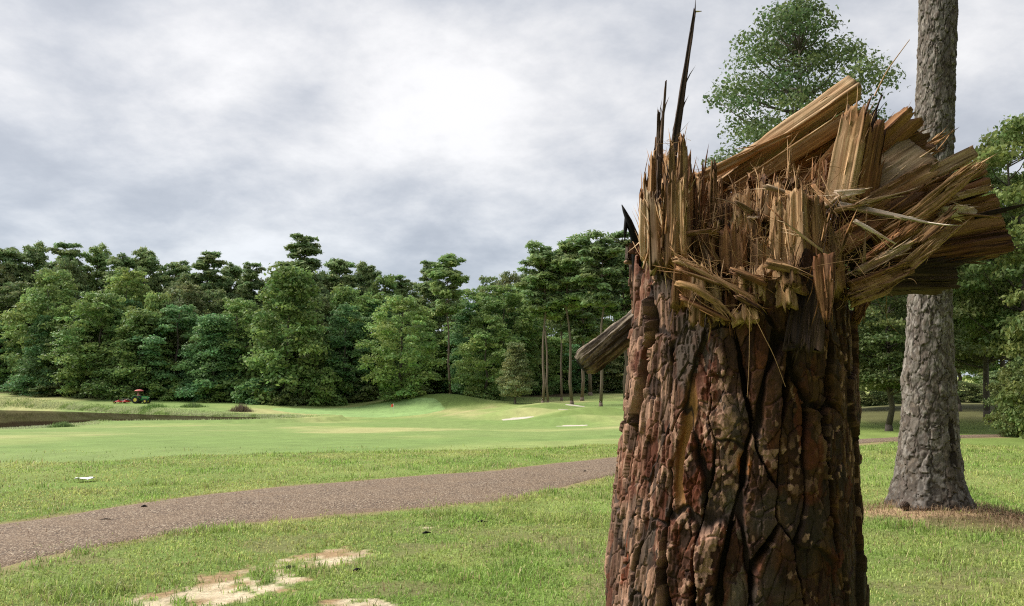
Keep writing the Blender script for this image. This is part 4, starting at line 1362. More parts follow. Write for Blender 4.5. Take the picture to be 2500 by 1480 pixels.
def strips(n, g, sk=1.0):
    """torn strips round a profile: where each one ends, how deep, how dark"""
    tear, dep, tone = np.zeros(n), np.zeros(n), np.zeros(n)
    i = 0
    while i < n:
        k = max(1, int(g.integers(1, 6) * sk))
        tear[i:i + k] = g.uniform(.35, 1.6); dep[i:i + k] = g.uniform(.0015, .007); tone[i:i + k] = g.choice([.55, .8, .92, 1.0, 1.08, 1.15])
        i += k
    return tear, dep, tone * g.uniform(.8, 1.2, n)


def grain_prism(outline, zs, top_fn, seed, groove=.004, drift=.0022, spikes=10, spike_len=.03, bottom=True):
    """upright split block: outline (n,2) with grooves running up it and a torn top"""
    g = np.random.default_rng(seed)
    n = len(outline)
    c = outline.mean(0)
    out = outline - c
    ln = np.linalg.norm(out, axis=1)
    nrm = out / (ln[:, None] + 1e-9)
    gr = (vn(np.arange(n) * .9, np.zeros(n), seed) - .5) * 2 * groove - groove * 1.6 * (g.uniform(0, 1, n) > .82)
    tear, tdep, tone = strips(n, g)
    rings = []
    m = len(zs)
    top = top_fn(outline[:, 0], outline[:, 1])
    jag = g.uniform(-1, 1, n) * .010 + (vn(np.arange(n) * .45, np.zeros(n) + 3, seed) - .5) * .03
    for k, z in enumerate(zs):
        u = k / (m - 1)
        dr = (vn(np.arange(n) * .5, np.full(n, u * 5.0), seed + 1) - .5) * 2 * drift
        sc = 1 - .05 * u
        p = c + out * sc + nrm * (gr + dr - tdep * sstep(tear - .05, tear + .01, u))[:, None]
        zz = zs[0] + (top + jag - zs[0]) * u
        rings.append(np.column_stack([p, zz]))
    V = np.concatenate(rings)
    i = np.arange(m - 1)[:, None] * n; j = np.arange(n)[None]; j2 = (j + 1) % n
    Fq = [np.stack([i + j, i + j2, i + n + j2, i + n + j], -1).reshape(-1, 4)]
    # torn top: two inner rings and a centre
    extra = []; off = len(V)
    for f in (.66, .33):
        q = c + (rings[-1][:, :2] - c) * f
        extra.append(np.column_stack([q, top_fn(q[:, 0], q[:, 1]) + g.normal(0, .0075, n)]))
    extra.append(np.array([[c[0], c[1], float(top_fn(c[:1], c[1:])[0])]]))
    last = (m - 1) * n
    jj = np.arange(n); jn = (jj + 1) % n
    q1 = np.stack([last + jj, last + jn, off + jn, off + jj], -1)
    q2 = np.stack([off + jj, off + jn, off + n + jn, off + n + jj], -1)
    t3 = np.stack([off + n + jj, off + n + jn, np.full(n, off + 2 * n)], -1)
    V = np.concatenate([V] + extra)
    Fq = [np.concatenate([Fq[0], q1, q2])]
    tris = [t3]
    # needle splinters standing on the torn rim
    for k in range(spikes):
        a = g.uniform(.2, 1.0); b = g.integers(0, n)
        p = c + (rings[-1][b, :2] - c) * a
        z0 = float(top_fn(p[:1], p[1:])[0]) - .012
        L = spike_len * g.uniform(.35, 1.25); w = g.uniform(.0012, .0032)
        d = g.normal(0, .22, 2)
        k0 = len(V)
        V = np.concatenate([V, [[p[0] - w, p[1] - w, z0], [p[0] + w, p[1] - w * .4, z0], [p[0], p[1] + w, z0], [p[0] + d[0] * L, p[1] + d[1] * L, z0 + .012 + L]]])
        tris.append(np.array([[k0, k0 + 1, k0 + 3], [k0 + 1, k0 + 2, k0 + 3], [k0 + 2, k0, k0 + 3]]))
    ct = np.concatenate([np.tile(tone, m), g.uniform(.75, 1.45, 2 * n + 1), np.full(len(V) - (m + 2) * n - 1, 1.15)])
    return V, Fq + [np.concatenate(tris)], np.repeat(ct[:, None], 3, 1)


def clip_poly(poly, p, nrm):
    """keep the side where (x-p).nrm <= 0"""
    out = []
    for i in range(len(poly)):
        a, b = poly[i], poly[(i + 1) % len(poly)]
        da, db = (a - p) @ nrm, (b - p) @ nrm
        if da <= 0: out.append(a)
        if (da < 0) != (db < 0) and abs(da - db) > 1e-12: out.append(a + (b - a) * da / (da - db))
    return np.array(out)


def dens(poly, step):
    out = []
    for i in range(len(poly)):
        a, b = poly[i], poly[(i + 1) % len(poly)]
        k = max(1, int(np.linalg.norm(b - a) / step))
        out += [a + (b - a) * t / k for t in range(k)]
    return np.array(out)


def stub_height(x, y):
    """height of the torn surface over the stump's cross-section; x right, y away from the viewer"""
    # left wall of tall thin slabs
    h = np.interp(x, [-.30, -.27, -.235, -.20, -.13, -.105, -.05, .02, .06, .20, .24, .30],
                  [2.00, 2.06, 2.14, 2.24, 2.22, 2.05, 2.03, 2.05, 2.10, 2.08, 1.98, 1.92])
    back = np.interp(x, [-.3, -.12, 0, .2, .3], [2.12, 2.19, 2.16, 2.14, 2.02])
    front = np.interp(x, [-.3, -.2, -.13, -.05, .03, .10, .17, .25, .3], [1.90, 1.945, 1.915, 1.855, 1.835, 1.905, 1.90, 1.87, 1.85])
    t = np.clip((y + .12) / .14, 0, 1)
    lo = front * (1 - t) + h * t
    t2 = np.clip((y - .03) / .12, 0, 1)
    return lo * (1 - t2) + back * t2


def build_stubs():
    g = np.random.default_rng(501)
    pts = []
    R0 = .240
    for r, k in ((0, 1), (.062, 6), (.122, 12), (.172, 17), (.222, 25)):
        for i in range(k):
            a = i * 2 * math.pi / k + r * 17 + g.normal(0, .05)
            rr = r + g.normal(0, .009)
            pts.append((rr * math.cos(a), rr * math.sin(a)))
    pts = np.array(pts)
    ang = np.arange(40) * 2 * math.pi / 40
    disk = np.stack([R0 * np.cos(ang), R0 * np.sin(ang)], -1)
    for i, p in enumerate(pts):
        poly = disk
        for j, q in enumerate(pts):
            if i == j or np.linalg.norm(p - q) > .2: continue
            nr = (q - p); poly = clip_poly(poly, (p + q) / 2, nr / np.linalg.norm(nr))
            if len(poly) < 3: break
        if len(poly) < 3: continue
        # shrink for a gap
        c = poly.mean(0); poly = c + (poly - c) * g.uniform(.90, .985)
        out = dens(poly, .0052)
        H = float(stub_height(np.array([c[0]]), np.array([c[1]]))[0]) + g.normal(0, .022)
        if -.075 < c[0] < -.02 and c[1] < .02: H -= .16        # dark cavity
        if .13 < c[0] < .22 and c[1] < -.16: H -= .10
        tx, ty = g.normal(-.10, .30), g.normal(.42, .25)
        if c[0] < -.1 and c[1] < -.05: tx -= .45
        def top(x, y, H=H, tx=tx, ty=ty, c=c, s=int(i)): return H + tx * (x - c[0]) + ty * (y - c[1]) + .016 * (vn(x * 160, y * 160, 700 + s) - .5) + .012 * (vn(x * 420, y * 90, 800 + s) - .5)
        V, Fs, ct = grain_prism(out, np.linspace(1.55, 2, 14), top, 900 + i, spikes=34, spike_len=.03)
        # local frame -> world: x along ER, y along EV
        W = np.column_stack([V[:, 0] * ER[0] + V[:, 1] * EV[0], V[:, 0] * ER[1] + V[:, 1] * EV[1], V[:, 2]])
        off = np.array([c[0] * ER[0] + c[1] * EV[0], c[0] * ER[1] + c[1] * EV[1], 1.55])
        rim = np.linalg.norm(c) > .2
        mt = MAT['wood'] if g.uniform() < .6 else MAT['wood_red']
        obj("torn_stub", mesh_np("torn_stub", W - off, Fs, ct), mt, stump, loc=off)


build_stubs()


def shard_mesh(L, w, t, seed, tap0=1.0, tap1=1.0, p1=1.0, jag0=.01, jag1=.02, groove=.003, bend=(0, 0), wedge=0.0, twist=0.0, step=.006, saw=False, pitch=.010, steps=0.0, sk=1.0, fray=1.0):
    """a split piece of wood along +Z: grooved profile, torn (or sawn) end"""
    g = np.random.default_rng(seed)
    n1 = int(np.clip(w / step, 4, 40)); n2 = int(np.clip(t / step, 2, 22))
    x = np.concatenate([np.linspace(-1, 1, n1, endpoint=False), np.ones(n2), np.linspace(1, -1, n1, endpoint=False), -np.ones(n2)])
    y = np.concatenate([-np.ones(n1), np.linspace(-1, 1, n2, endpoint=False), np.ones(n1), np.linspace(1, -1, n2, endpoint=False)])
    n = len(x)
    X, Y = x * w / 2, y * t / 2 * (1 + wedge * x)
    nx, ny = np.where(np.abs(x) >= .999, np.sign(x), 0), np.where(np.abs(y) >= .999, np.sign(y), 0)
    prof = (vn(np.arange(n) * .55, np.zeros(n), seed) - .55) * 2.2 * groove - groove * 2.2 * (g.uniform(0, 1, n) > .86) + (g.uniform(-1, 1, n)) * groove * .35
    stepf = np.floor(vn(np.arange(n) * .16, np.zeros(n) + 7, seed) * 4) / 4 * steps
    prof = prof - stepf
    tear, tdep, tone = strips(n, g, sk)
    tdep = np.minimum(tdep, min(w, t) * .22)
    st = int(np.clip(L / .014, 6, 30))
    rings = []
    sp1 = (vn(X / pitch, Y / (pitch * 2.5), seed + 3) - .75) * 1.6 + g.uniform(-.35, .2, n)
    sp0 = (vn(X / pitch + 9, Y / (pitch * 2.5), seed + 4) - .25) * 1.6 + g.uniform(-.2, .35, n)
    if saw: sp1 = g.uniform(-.04, .04, n)
    for k in range(st + 1):
        u = k / st
        sc = tap0 + (tap1 - tap0) * u ** p1
        dr = (vn(np.arange(n) * .35, np.full(n, u * L * 14), seed + 5) - .5) * groove * 1.6
        a = twist * u
        dr = dr - tdep * sstep(tear - .04, tear + .01, u) - tdep * .8 * (1 - sstep(tear - 1.25, tear - 1.15, u))
        px = X * sc + nx * (prof + dr); py = Y * (sc ** .7) + ny * (prof + dr)
        px, py = px * math.cos(a) - py * math.sin(a), px * math.sin(a) + py * math.cos(a)
        px = px + bend[0] * u * u; py = py + bend[1] * u * u
        z = u * L + jag1 * sp1 * u ** 3 + jag0 * sp0 * (1 - u) ** 3
        rings.append(np.column_stack([px, py, z]))
    V = np.concatenate(rings)
    i = np.arange(st)[:, None] * n; j = np.arange(n)[None]; j2 = (j + 1) % n
    q = np.stack([i + j, i + j2, i + n + j2, i + n + j], -1).reshape(-1, 4)
    c0 = rings[0].mean(0); c1 = rings[-1].mean(0)
    c0[2] += jag0 * .3; c1[2] -= jag1 * .35
    mid1 = (rings[-1] * .5 + c1 * .5); mid1[:, 2] += g.normal(0, jag1 * .25 if not saw else .0006, n)
    b = len(V)
    V = np.concatenate([V, mid1, [c0], [c1]])
    jj = np.arange(n); jn = (jj + 1) % n
    q2 = np.stack([st * n + jj, st * n + jn, b + jn, b + jj], -1)
    t1 = np.stack([b + jj, b + jn, np.full(n, b + n + 1)], -1)
    t0 = np.stack([jn, jj, np.full(n, b + n)], -1)
    ct = np.concatenate([np.tile(tone, st + 1), g.uniform(.8, 1.5, n) if not saw else np.full(n, 1.5), [1.0, 1.5 if saw else 1.0]])
    tris = [t0, t1]
    # slivers peeling away along the grain
    if L > .07 and fray:
        for _ in range(int(min(26, fray * L * (w + t) * 1500))):
            k = int(g.integers(0, n)); i0 = int(g.integers(0, st)); base = rings[i0][k]
            onrm = np.array([nx[k], ny[k], 0.0]); onrm /= np.linalg.norm(onrm) + 1e-9
            tg = np.array([-onrm[1], onrm[0], 0.0])
            dirn = (1 if g.uniform() < .75 else -1)
            ll = g.uniform(.02, .085); sw_ = g.uniform(.0008, .0030)
            ax_ = np.array([0, 0, float(dirn)]) + onrm * g.uniform(.02, .30) + tg * g.normal(0, .08); ax_ /= np.linalg.norm(ax_)
            m1 = base + ax_ * ll * .5; e1 = base + ax_ * ll + onrm * g.uniform(0, .12) * ll
            k0 = len(V)
            V = np.concatenate([V, [base - tg * sw_, base + tg * sw_, base - onrm * sw_ * 1.2, m1 - tg * sw_ * .8, m1 + tg * sw_ * .8, m1 - onrm * sw_, e1]])
            tris.append(k0 + np.array([[0, 1, 3], [1, 4, 3], [1, 2, 4], [2, 5, 4], [2, 0, 5], [0, 3, 5], [3, 4, 6], [4, 5, 6], [5, 3, 6]]))
            ct = np.concatenate([ct, np.full(7, g.uniform(.8, 1.6))])
    return V, [np.concatenate([q, q2]), np.concatenate(tris)], np.repeat(ct[:, None], 3, 1)


SEED = [1000]


def shard(name, A, B, w, t, mat='wood', roll=0.0, face=None, label=None, **kw):
    """A, B are (px, py, depth); the piece's width lies across the view, its thickness along it"""
    SEED[0] += 17
    if 'spike' in name: kw.setdefault('fray', .3)
    a, b = Q(*A), Q(*B)
    zax = b - a; L = np.linalg.norm(zax); zax /= L
    yax = np.array([EV[0], EV[1], 0.0]) if face is None else np.array(face, float)
    yax = yax - zax * (yax @ zax); yax /= np.linalg.norm(yax)
    xax = np.cross(yax, zax)
    if roll:
        c, s = math.cos(roll), math.sin(roll)
        xax, yax = xax * c + yax * s, yax * c - xax * s
    V, Fs, ct = shard_mesh(L, w, t, SEED[0], **kw)
    o = obj(name, mesh_np(name, V, Fs, ct), MAT[mat], stump)
    M = Matrix(((xax[0], yax[0], zax[0], a[0] - SB[0]), (xax[1], yax[1], zax[1], a[1] - SB[1]), (xax[2], yax[2], zax[2], a[2] - SB[2]), (0, 0, 0, 1)))
    o.matrix_basis = M
    if label: o["label"] = label
    return o


PX = 1 / 890.0      # metres per photo pixel at the stump
# --- tall spikes on the left
shard("long_spike", (1622, 520, -.06), (1697, 22, -.02), 24 * PX, 16 * PX, 'wood_dark', tap1=.34, jag1=.01, groove=.0016, step=.004, label="long dark upright splinter, the tallest of the stump")
shard("splinter", (1694, 28, -.02), (1715, 27, -.02), 4 * PX, 3 * PX, 'wood_pale', tap1=.3, jag1=.002, jag0=.002, groove=.0006)
shard("spike", (1606, 470, -.08), (1625, 196, -.05), 15 * PX, 12 * PX, 'wood_dark', tap1=.25, jag1=.008, groove=.0015, step=.004)
shard("spike", (1604, 520, -.12), (1607, 268, -.10), 28 * PX, 16 * PX, 'wood_dark', tap1=.16, jag1=.01, groove=.002, step=.004)
shard("spike", (1640, 470, -.02), (1652, 306, .0), 9 * PX, 9 * PX, 'wood', tap1=.3, jag1=.008, groove=.0012, step=.004)
shard("spike", (1596, 430, -.10), (1601, 330, -.10), 8 * PX, 8 * PX, 'wood_red', tap1=.3, jag1=.01, groove=.0012, step=.004)
for a, b, w, m in (((1578, 640, -.12), (1576, 415, -.12), 16, 'wood'), ((1588, 560, -.10), (1585, 395, -.08), 9, 'wood_red'), ((1568, 640, -.10), (1566, 455, -.09), 10, 'wood_red'),
                   ((1592, 640, -.17), (1594, 370, -.14), 22, 'wood'), ((1612, 660, -.19), (1612, 380, -.16), 24, 'wood_dark'), ((1640, 640, -.20), (1640, 345, -.16), 30, 'wood'),
                   ((1628, 600, -.20), (1630, 400, -.18), 14, 'wood_dark'),
                   ((1662, 620, -.18), (1664, 328, -.13), 34, 'wood'), ((1680, 610, -.14), (1682, 366, -.10), 22, 'wood_red'), ((1697, 600, -.12), (1694, 412, -.08), 20, 'wood_red'),
                   ((1715, 560, -.05), (1716, 394, -.02), 15, 'wood_red'), ((1704, 560, -.10), (1708, 430, -.06), 12, 'wood'), ((1742, 560, -.08), (1744, 392, -.05), 20, 'wood'),
                   ((1730, 560, -.02), (1733, 440, .0), 12, 'wood_red'), ((1762, 540, -.04), (1762, 430, -.03), 14, 'wood'), ((1785, 540, -.02), (1788, 452, -.01), 16, 'wood_red'),
                   ((1925, 470, .02), (1930, 378, .02), 22, 'wood'), ((1945, 470, .04), (1950, 400, .04), 10, 'wood'), ((2018, 470, .02), (2022, 380, .03), 18, 'wood_red'), ((2036, 470, .04), (2040, 395, .05), 10, 'wood'),
                   ((1860, 470, .05), (1862, 415, .05), 16, 'wood'), ((1890, 470, .06), (1895, 412, .06), 12, 'wood_red'), ((1830, 480, .05), (1826, 428, .05), 20, 'wood'), ((1985, 470, .06), (1990, 405, .06), 14, 'wood_red')):
    shard("rim_splinter", a, b, w * PX * 1.1, w * PX * .75, m, tap1=random.uniform(.3, .8), jag1=.035, groove=.0024, pitch=.0045, step=.004, steps=.004, roll=random.uniform(-.8, .8))
# smaller broken splinters sticking up all through the break
_g = np.random.default_rng(555)
for k in range(120):
    px = _g.uniform(1570, 2050); d = _g.uniform(-.24, .10)
    lo = np.interp(px, [1570, 1620, 1690, 1750, 1830, 1900, 2000, 2050], [560, 520, 520, 560, 560, 530, 530, 560]) - (d + .07) * 260 + _g.uniform(-20, 60)
    L = _g.uniform(30, 105); ln = _g.normal(0, .22) if _g.uniform() < .8 else _g.normal(0, 1.0)
    w = _g.uniform(4, 15)
    shard("splinter", (px, lo + 25, d), (px + ln * L, lo - L * .75, d + _g.normal(0, .03)), w * PX, w * PX * _g.uniform(.4, .8), _g.choice(['wood', 'wood', 'wood_red', 'wood_grey', 'wood_dark']),
          tap1=_g.uniform(.08, .6), jag1=.014, jag0=.01, groove=.0015, pitch=.004, step=.004, roll=_g.uniform(-1.5, 1.5))
# bare sapwood wall on the left, below the spikes
for a, b, w, m in (((1606, 668, -.225), (1596, 470, -.20), 30, 'wood_grey'), ((1580, 650, -.19), (1577, 470, -.16), 26, 'wood_grey'), ((1632, 662, -.240), (1626, 440, -.22), 26, 'wood'),
                   ((1657, 640, -.250), (1655, 430, -.22), 28, 'wood')):
    shard("sapwood_slab", a, b, w * PX * 1.15, 30 * PX, m, tap0=1.0, tap1=.85, jag0=.03, jag1=.035, groove=.0028, pitch=.007, step=.004, steps=.004)
# hooked bark strip on the left edge
def hook():
    mb = MB()
    pts = np.array([Q(1556, 700, -.02), Q(1553, 620, -.03), Q(1548, 575, -.04), Q(1535, 540, -.05), Q(1524, 515, -.05), Q(1518, 500, -.05)]) - SB
    mb.tube(pts, [.014, .013, .012, .009, .005, .0012], 7)
    mb.tube(np.array([Q(1529, 528, -.05), Q(1527, 560, -.05), Q(1525, 588, -.05)]) - SB, [.005, .006, .0012], 6)
    obj("bark_hook", mb.mesh("bark_hook"), MAT['wood_dark'], stump)


hook()
# --- front blocks with torn, sky-lit tops (the steps of the break)
BL = [((1668, 760, -.275), (1672, 628, -.25), 44, 26), ((1712, 780, -.285), (1708, 650, -.26), 40, 28), ((1752, 790, -.29), (1748, 678, -.265), 36, 26), ((1786, 800, -.292), (1780, 700, -.27), 34, 26),
      ((1822, 800, -.297), (1818, 742, -.28), 56, 34), ((1700, 800, -.295), (1704, 712, -.29), 34, 20),
      ((1838, 740, -.262), (1836, 656, -.245), 62, 46), ((1912, 720, -.262), (1910, 650, -.235), 78, 50), ((1912, 760, -.275), (1912, 690, -.27), 54, 26),
      ((1795, 680, -.20), (1793, 560, -.175), 52, 46), ((1722, 690, -.19), (1726, 556, -.16), 58, 46), ((1860, 700, -.215), (1858, 590, -.19), 46, 40),
      ((1822, 640, -.15), (1822, 520, -.13), 62, 46), ((1905, 690, -.20), (1906, 486, -.16), 52, 46), ((1952, 700, -.205), (1950, 462, -.165), 58, 50), ((1995, 690, -.19), (1990, 476, -.15), 46, 44),
      ((1880, 560, -.09), (1882, 452, -.06), 74, 52), ((1810, 560, -.08), (1812, 470, -.05), 50, 40), ((2030, 720, -.17), (2026, 560, -.13), 46, 44), ((1770, 600, -.10), (1768, 492, -.08), 40, 36),
      ((1690, 620, -.10), (1692, 520, -.08), 40, 36), ((1930, 470, .0), (1932, 425, .01), 40, 40), ((1848, 460, .02), (1850, 432, .03), 44, 40)]
for a, b, w, t in BL:
    shard("torn_block", a, b, w * PX, t * PX, 'wood' if random.random() < .8 else 'wood_red', tap1=random.uniform(.7, .95), jag0=.02, jag1=.028, groove=.0030, pitch=.005, step=.0042, steps=.006, roll=random.uniform(-.6, .6), wedge=random.uniform(-.2, .2))
# flaps of torn wood lying on the break, pale side up
for A, B, w, t, m in (((1640, 625, -.29), (1850, 735, -.285), 34, 12, 'wood'), ((1646, 655, -.30), (1770, 700, -.30), 22, 8, 'wood'), ((1780, 655, -.285), (1880, 690, -.285), 46, 10, 'wood'),
                      ((1868, 640, -.27), (1960, 662, -.27), 40, 12, 'wood'), ((1795, 720, -.315), (1862, 760, -.31), 34, 12, 'wood'), ((1790, 490, -.15), (1852, 525, -.14), 40, 10, 'wood_grey'),
                      ((1866, 452, -.12), (1948, 480, -.11), 44, 10, 'wood_grey'), ((1720, 560, -.20), (1760, 575, -.19), 26, 10, 'wood'), ((1818, 532, -.16), (1865, 530, -.16), 20, 8, 'wood_pale'),
                      ((1665, 575, -.22), (1750, 560, -.20), 24, 9, 'wood'), ((1655, 720, -.305), (1800, 790, -.312), 12, 8, 'wood_red')):
    shard("torn_flap", A, B, w * PX, t * PX, m, face=(0, -.35, 1), tap0=.9, tap1=.8, jag0=.018, jag1=.018, groove=.0024, pitch=.006, step=.0045)
# pinkish inner-bark tongue hanging at the front right
shard("inner_bark_strip", (2012, 618, -.25), (2020, 792, -.30), 46 * PX, 14 * PX, 'wood_red', tap1=.25, p1=2.0, jag0=.012, jag1=.02, groove=.0022, step=.0045)
shard("bark_strip", (1985, 640, -.22), (1960, 860, -.285), 90 * PX, 14 * PX, 'wood_dark', tap0=.5, tap1=.9, jag1=.02, groove=.003)
# --- the fallen part: fan of split slabs hinged to the right
FAN = [
    # name, A, B, width px, thick px, material, extras
    ("split_plank", (1735, 455, .16), (2088, 212, .20), 58, 60, 'wood_grey', dict(saw=True, jag1=.012, steps=.006, groove=.003, roll=-.35, tap0=.75, wedge=.2)),
    ("split_plank", (1700, 440, .10), (1985, 300, .17), 30, 30, 'wood', dict(jag1=.05, steps=.006, groove=.003, tap1=.5)),
    ("split_plank", (1790, 470, .10), (2110, 265, .17), 46, 60, 'wood', dict(jag1=.04, steps=.010, groove=.0035, roll=.2, tap0=.8)),
    ("split_plank", (1860, 470, .14), (2120, 330, .22), 70, 60, 'wood', dict(jag1=.03, steps=.008, groove=.003)),
    ("split_plank", (1990, 480, .12), (2130, 300, .20), 90, 60, 'wood', dict(jag1=.03, steps=.006, groove=.003)),
    ("leaning_slab", (2052, 500, .0), (2098, 262, .03), 62, 46, 'wood', dict(jag1=.03, groove=.003, roll=-.5, steps=.005, wedge=-.25, label="upright leaning slab at the centre of the splintered fan")),
    ("leaning_slab", (2096, 500, .03), (2135, 290, .06), 60, 50, 'wood_red', dict(jag1=.03, groove=.003, roll=.6, steps=.006)),
    ("spike", (2108, 350, .05), (2156, 224, .06), 24, 18, 'wood_dark', dict(tap1=.2, jag1=.015, groove=.002)),
    ("spike", (2090, 330, .06), (2128, 232, .07), 14, 12, 'wood_red', dict(tap1=.25, jag1=.015, groove=.002)),
    ("broken_beam", (2100, 400, .14), (2228, 282, .16), 56, 56, 'wood_red', dict(jag1=.016, groove=.0026, steps=.004, roll=.35)),
    ("split_plank", (2150, 400, .16), (2262, 345, .20), 60, 60, 'wood_red', dict(jag1=.02, groove=.003)),
    ("wide_slab", (2085, 480, .04), (2246, 372, .14), 112, 40, 'wood_grey', dict(saw=True, groove=.0018, steps=.002, roll=-.15, tap0=.8, wedge=.3, label="broad flat slab with a pale sawn edge")),
    ("wide_slab", (2100, 520, .03), (2268, 425, .12), 54, 60, 'wood', dict(jag1=.03, groove=.003, steps=.010)),
    ("split_plank", (2190, 400, .20), (2330, 312, .24), 18, 14, 'wood', dict(jag1=.05, groove=.002, tap1=.6)),
    ("split_plank", (2200, 412, .20), (2322, 335, .24), 14, 14, 'wood_dark', dict(jag1=.05, groove=.002, tap1=.6)),
    ("splinter", (2230, 390, .18), (2340, 312, .22), 7, 6, 'wood', dict(tap1=.2, groove=.0008)),
    ("splinter", (2220, 420, .18), (2328, 338, .22), 6, 6, 'wood', dict(tap1=.2, groove=.0008)),
    ("split_plank", (2190, 465, .14), (2372, 378, .24), 34, 40, 'wood_grey', dict(saw=True, groove=.003, steps=.006)),
    ("split_plank", (2180, 500, .12), (2388, 418, .24), 36, 50, 'wood_red', dict(saw=True, groove=.0035, steps=.008)),
    ("split_plank", (2160, 540, .11), (2404, 456, .24), 40, 60, 'wood_red', dict(saw=True, groove=.0035, steps=.008)),
    ("split_plank", (2250, 505, .08), (2412, 462, .20), 16, 18, 'wood_grey', dict(saw=True, groove=.002, steps=.004)),
    ("split_plank", (2140, 570, .11), (2420, 500, .24), 46, 60, 'wood_red', dict(saw=True, groove=.0035, steps=.008)),
    ("split_plank", (2120, 610, .10), (2434, 545, .24), 56, 60, 'wood_red', dict(saw=True, groove=.0035, steps=.009)),
    ("split_plank", (2110, 648, .10), (2448, 594, .23), 56, 70, 'wood_red', dict(saw=True, groove=.0035, steps=.009)),
    ("split_plank", (2090, 672, .09), (2330, 668, .18), 50, 80, 'wood_dark', dict(jag1=.02, groove=.004, steps=.006)),
    ("split_plank", (2290, 520, .05), (2378, 516, .12), 26, 24, 'wood_pale', dict(jag1=.008, groove=.002, steps=.003)),
    ("splinter", (2330, 522, .07), (2460, 532, .12), 9, 8, 'wood', dict(tap1=.4, groove=.001)),
    ("splinter", (2380, 530, .12), (2520, 496, .16), 15, 8, 'wood_dark', dict(tap1=.35, groove=.0012)),
    ("torn_slab", (2120, 590, .06), (2330, 500, .10), 60, 40, 'wood', dict(jag1=.04, groove=.0035, steps=.007, tap1=.8)),
    ("torn_slab", (2090, 560, .02), (2260, 470, .06), 34, 34, 'wood_red', dict(jag1=.04, groove=.003, steps=.006)),
    ("splinter", (2090, 500, -.02), (2252, 458, .04), 12, 10, 'wood_grey', dict(jag1=.02, groove=.0015, tap1=.5)),
    ("torn_slab", (2060, 640, .04), (2190, 510, .10), 120, 40, 'wood_dark', dict(jag1=.03, groove=.004, steps=.008)),
    ("torn_slab", (2040, 600, -.02), (2150, 530, .04), 60, 40, 'wood_red', dict(jag1=.03, groove=.004, steps=.008)),
    ("pale_blade", (2045, 500, -.13), (2290, 549, -.10), 26, 8, 'wood_pale', dict(face=(-.25, -.75, .8), tap0=.8, tap1=.12, p1=1.6, jag1=.01, groove=.0014, label="pale fresh splinter pointing right from the break")),
    ("pale_blade", (2010, 505, -.14), (2072, 462, -.12), 18, 6, 'wood_pale', dict(face=(-.25, -.75, .8), tap1=.3, jag1=.02, groove=.002)),
    ("pale_blade", (2040, 478, -.13), (2112, 468, -.11), 22, 7, 'wood_pale', dict(face=(-.25, -.75, .8), tap1=.5, jag1=.03, groove=.002, roll=.5)),
    ("pale_blade", (2030, 515, -.15), (2110, 498, -.12), 24, 9, 'wood_grey', dict(face=(-.25, -.75, .8), tap1=.7, jag1=.03, groove=.003, roll=-.6)),
    ("pale_blade", (2078, 535, -.16), (2188, 596, -.15), 13, 7, 'wood_pale', dict(face=(-.25, -.75, .8), tap1=.15, jag1=.006, groove=.001)),
    ("splinter", (2110, 640, -.16), (2116, 520, -.15), 5, 4, 'wood', dict(tap1=.4, groove=.0006)),
    ("splinter", (1985, 452, -.10), (2055, 540, -.18), 11, 8, 'wood', dict(tap1=.5, groove=.001)),
]
for nm, A, B, w, t, m, kw in FAN:
    kw.setdefault('step', .0055)
    kw['groove'] = kw.get('groove', .003) * .6; kw['steps'] = kw.get('steps', 0) * .8; kw['sk'] = 5.0
    if not kw.get('saw'): kw['jag1'] = kw.get('jag1', .02) * 1.5
    shard(nm, A, B, w * PX, t * PX, m, **kw)


# --- curved straps of fibre bridging stump and fallen part
def strap(name, pts, w, t, mat, seed):
    """bundle of fibres following a curve; pts are (px,py,d)"""
    cv = resample(np.array([Q(*p) for p in pts]), 26)
    g = np.random.default_rng(seed)
    T = np.gradient(cv, axis=0); T /= np.linalg.norm(T, axis=1)[:, None]
    ev = np.array([EV[0], EV[1], 0])
    Bv = ev - T * (T @ ev)[:, None]; Bv /= np.linalg.norm(Bv, axis=1)[:, None]
    Av = np.cross(Bv, T)
    mb = MB()
    cols = []
    n = int(18 + w * t * 30000)
    for k in range(n):
        u0, u1 = g.uniform(0, .35) ** 1.5, 1 - g.uniform(0, .6) ** 1.6
        idx = np.linspace(u0 * 25, u1 * 25, 12)
        f = lambda arr: np.stack([np.interp(idx, np.arange(26), arr[:, q]) for q in range(3)], -1)
        c, A, B = f(cv), f(Av), f(Bv)
        a, b = g.uniform(-.5, .5) * w, g.uniform(-.5, .5) * t
        sp = np.interp(idx / 25, [0, .15, .7, 1], [1.1, .9, .85, .45])
        wob = .0025 * np.cumsum(g.normal(0, 1, 12)) * .5
        pts_ = c + A * (a * sp + wob)[:, None] + B * (b * sp + wob[::-1])[:, None]
        if g.uniform() < .3: pts_[-3:] += np.array([[.2], [.5], [1.0]]) * g.normal(0, .008, 3)
        r = g.uniform(.0012, .0055)
        mb.tube(pts_, r * np.array([.5, .9, 1, 1, 1, 1, 1, .95, .85, .7, .5, .15]), 5)
        cols.append(np.full(60, g.choice([.7, .85, 1.0, 1.1])))
    ct = np.concatenate(cols)
    V = np.concatenate(mb.V) - SB
    obj(name, mesh_np(name, V, [np.concatenate(v) for v in mb.F.values()], np.repeat(ct[:, None], 3, 1) * np.array([.36, .205, .088])), mat, stump)


def mat_strap():
    m = mat_attr("fibre_strap", rough=.8, noise=.4, scale=70, bump=.5, dist=.002, stretch=(1, 1, 1))
    return m


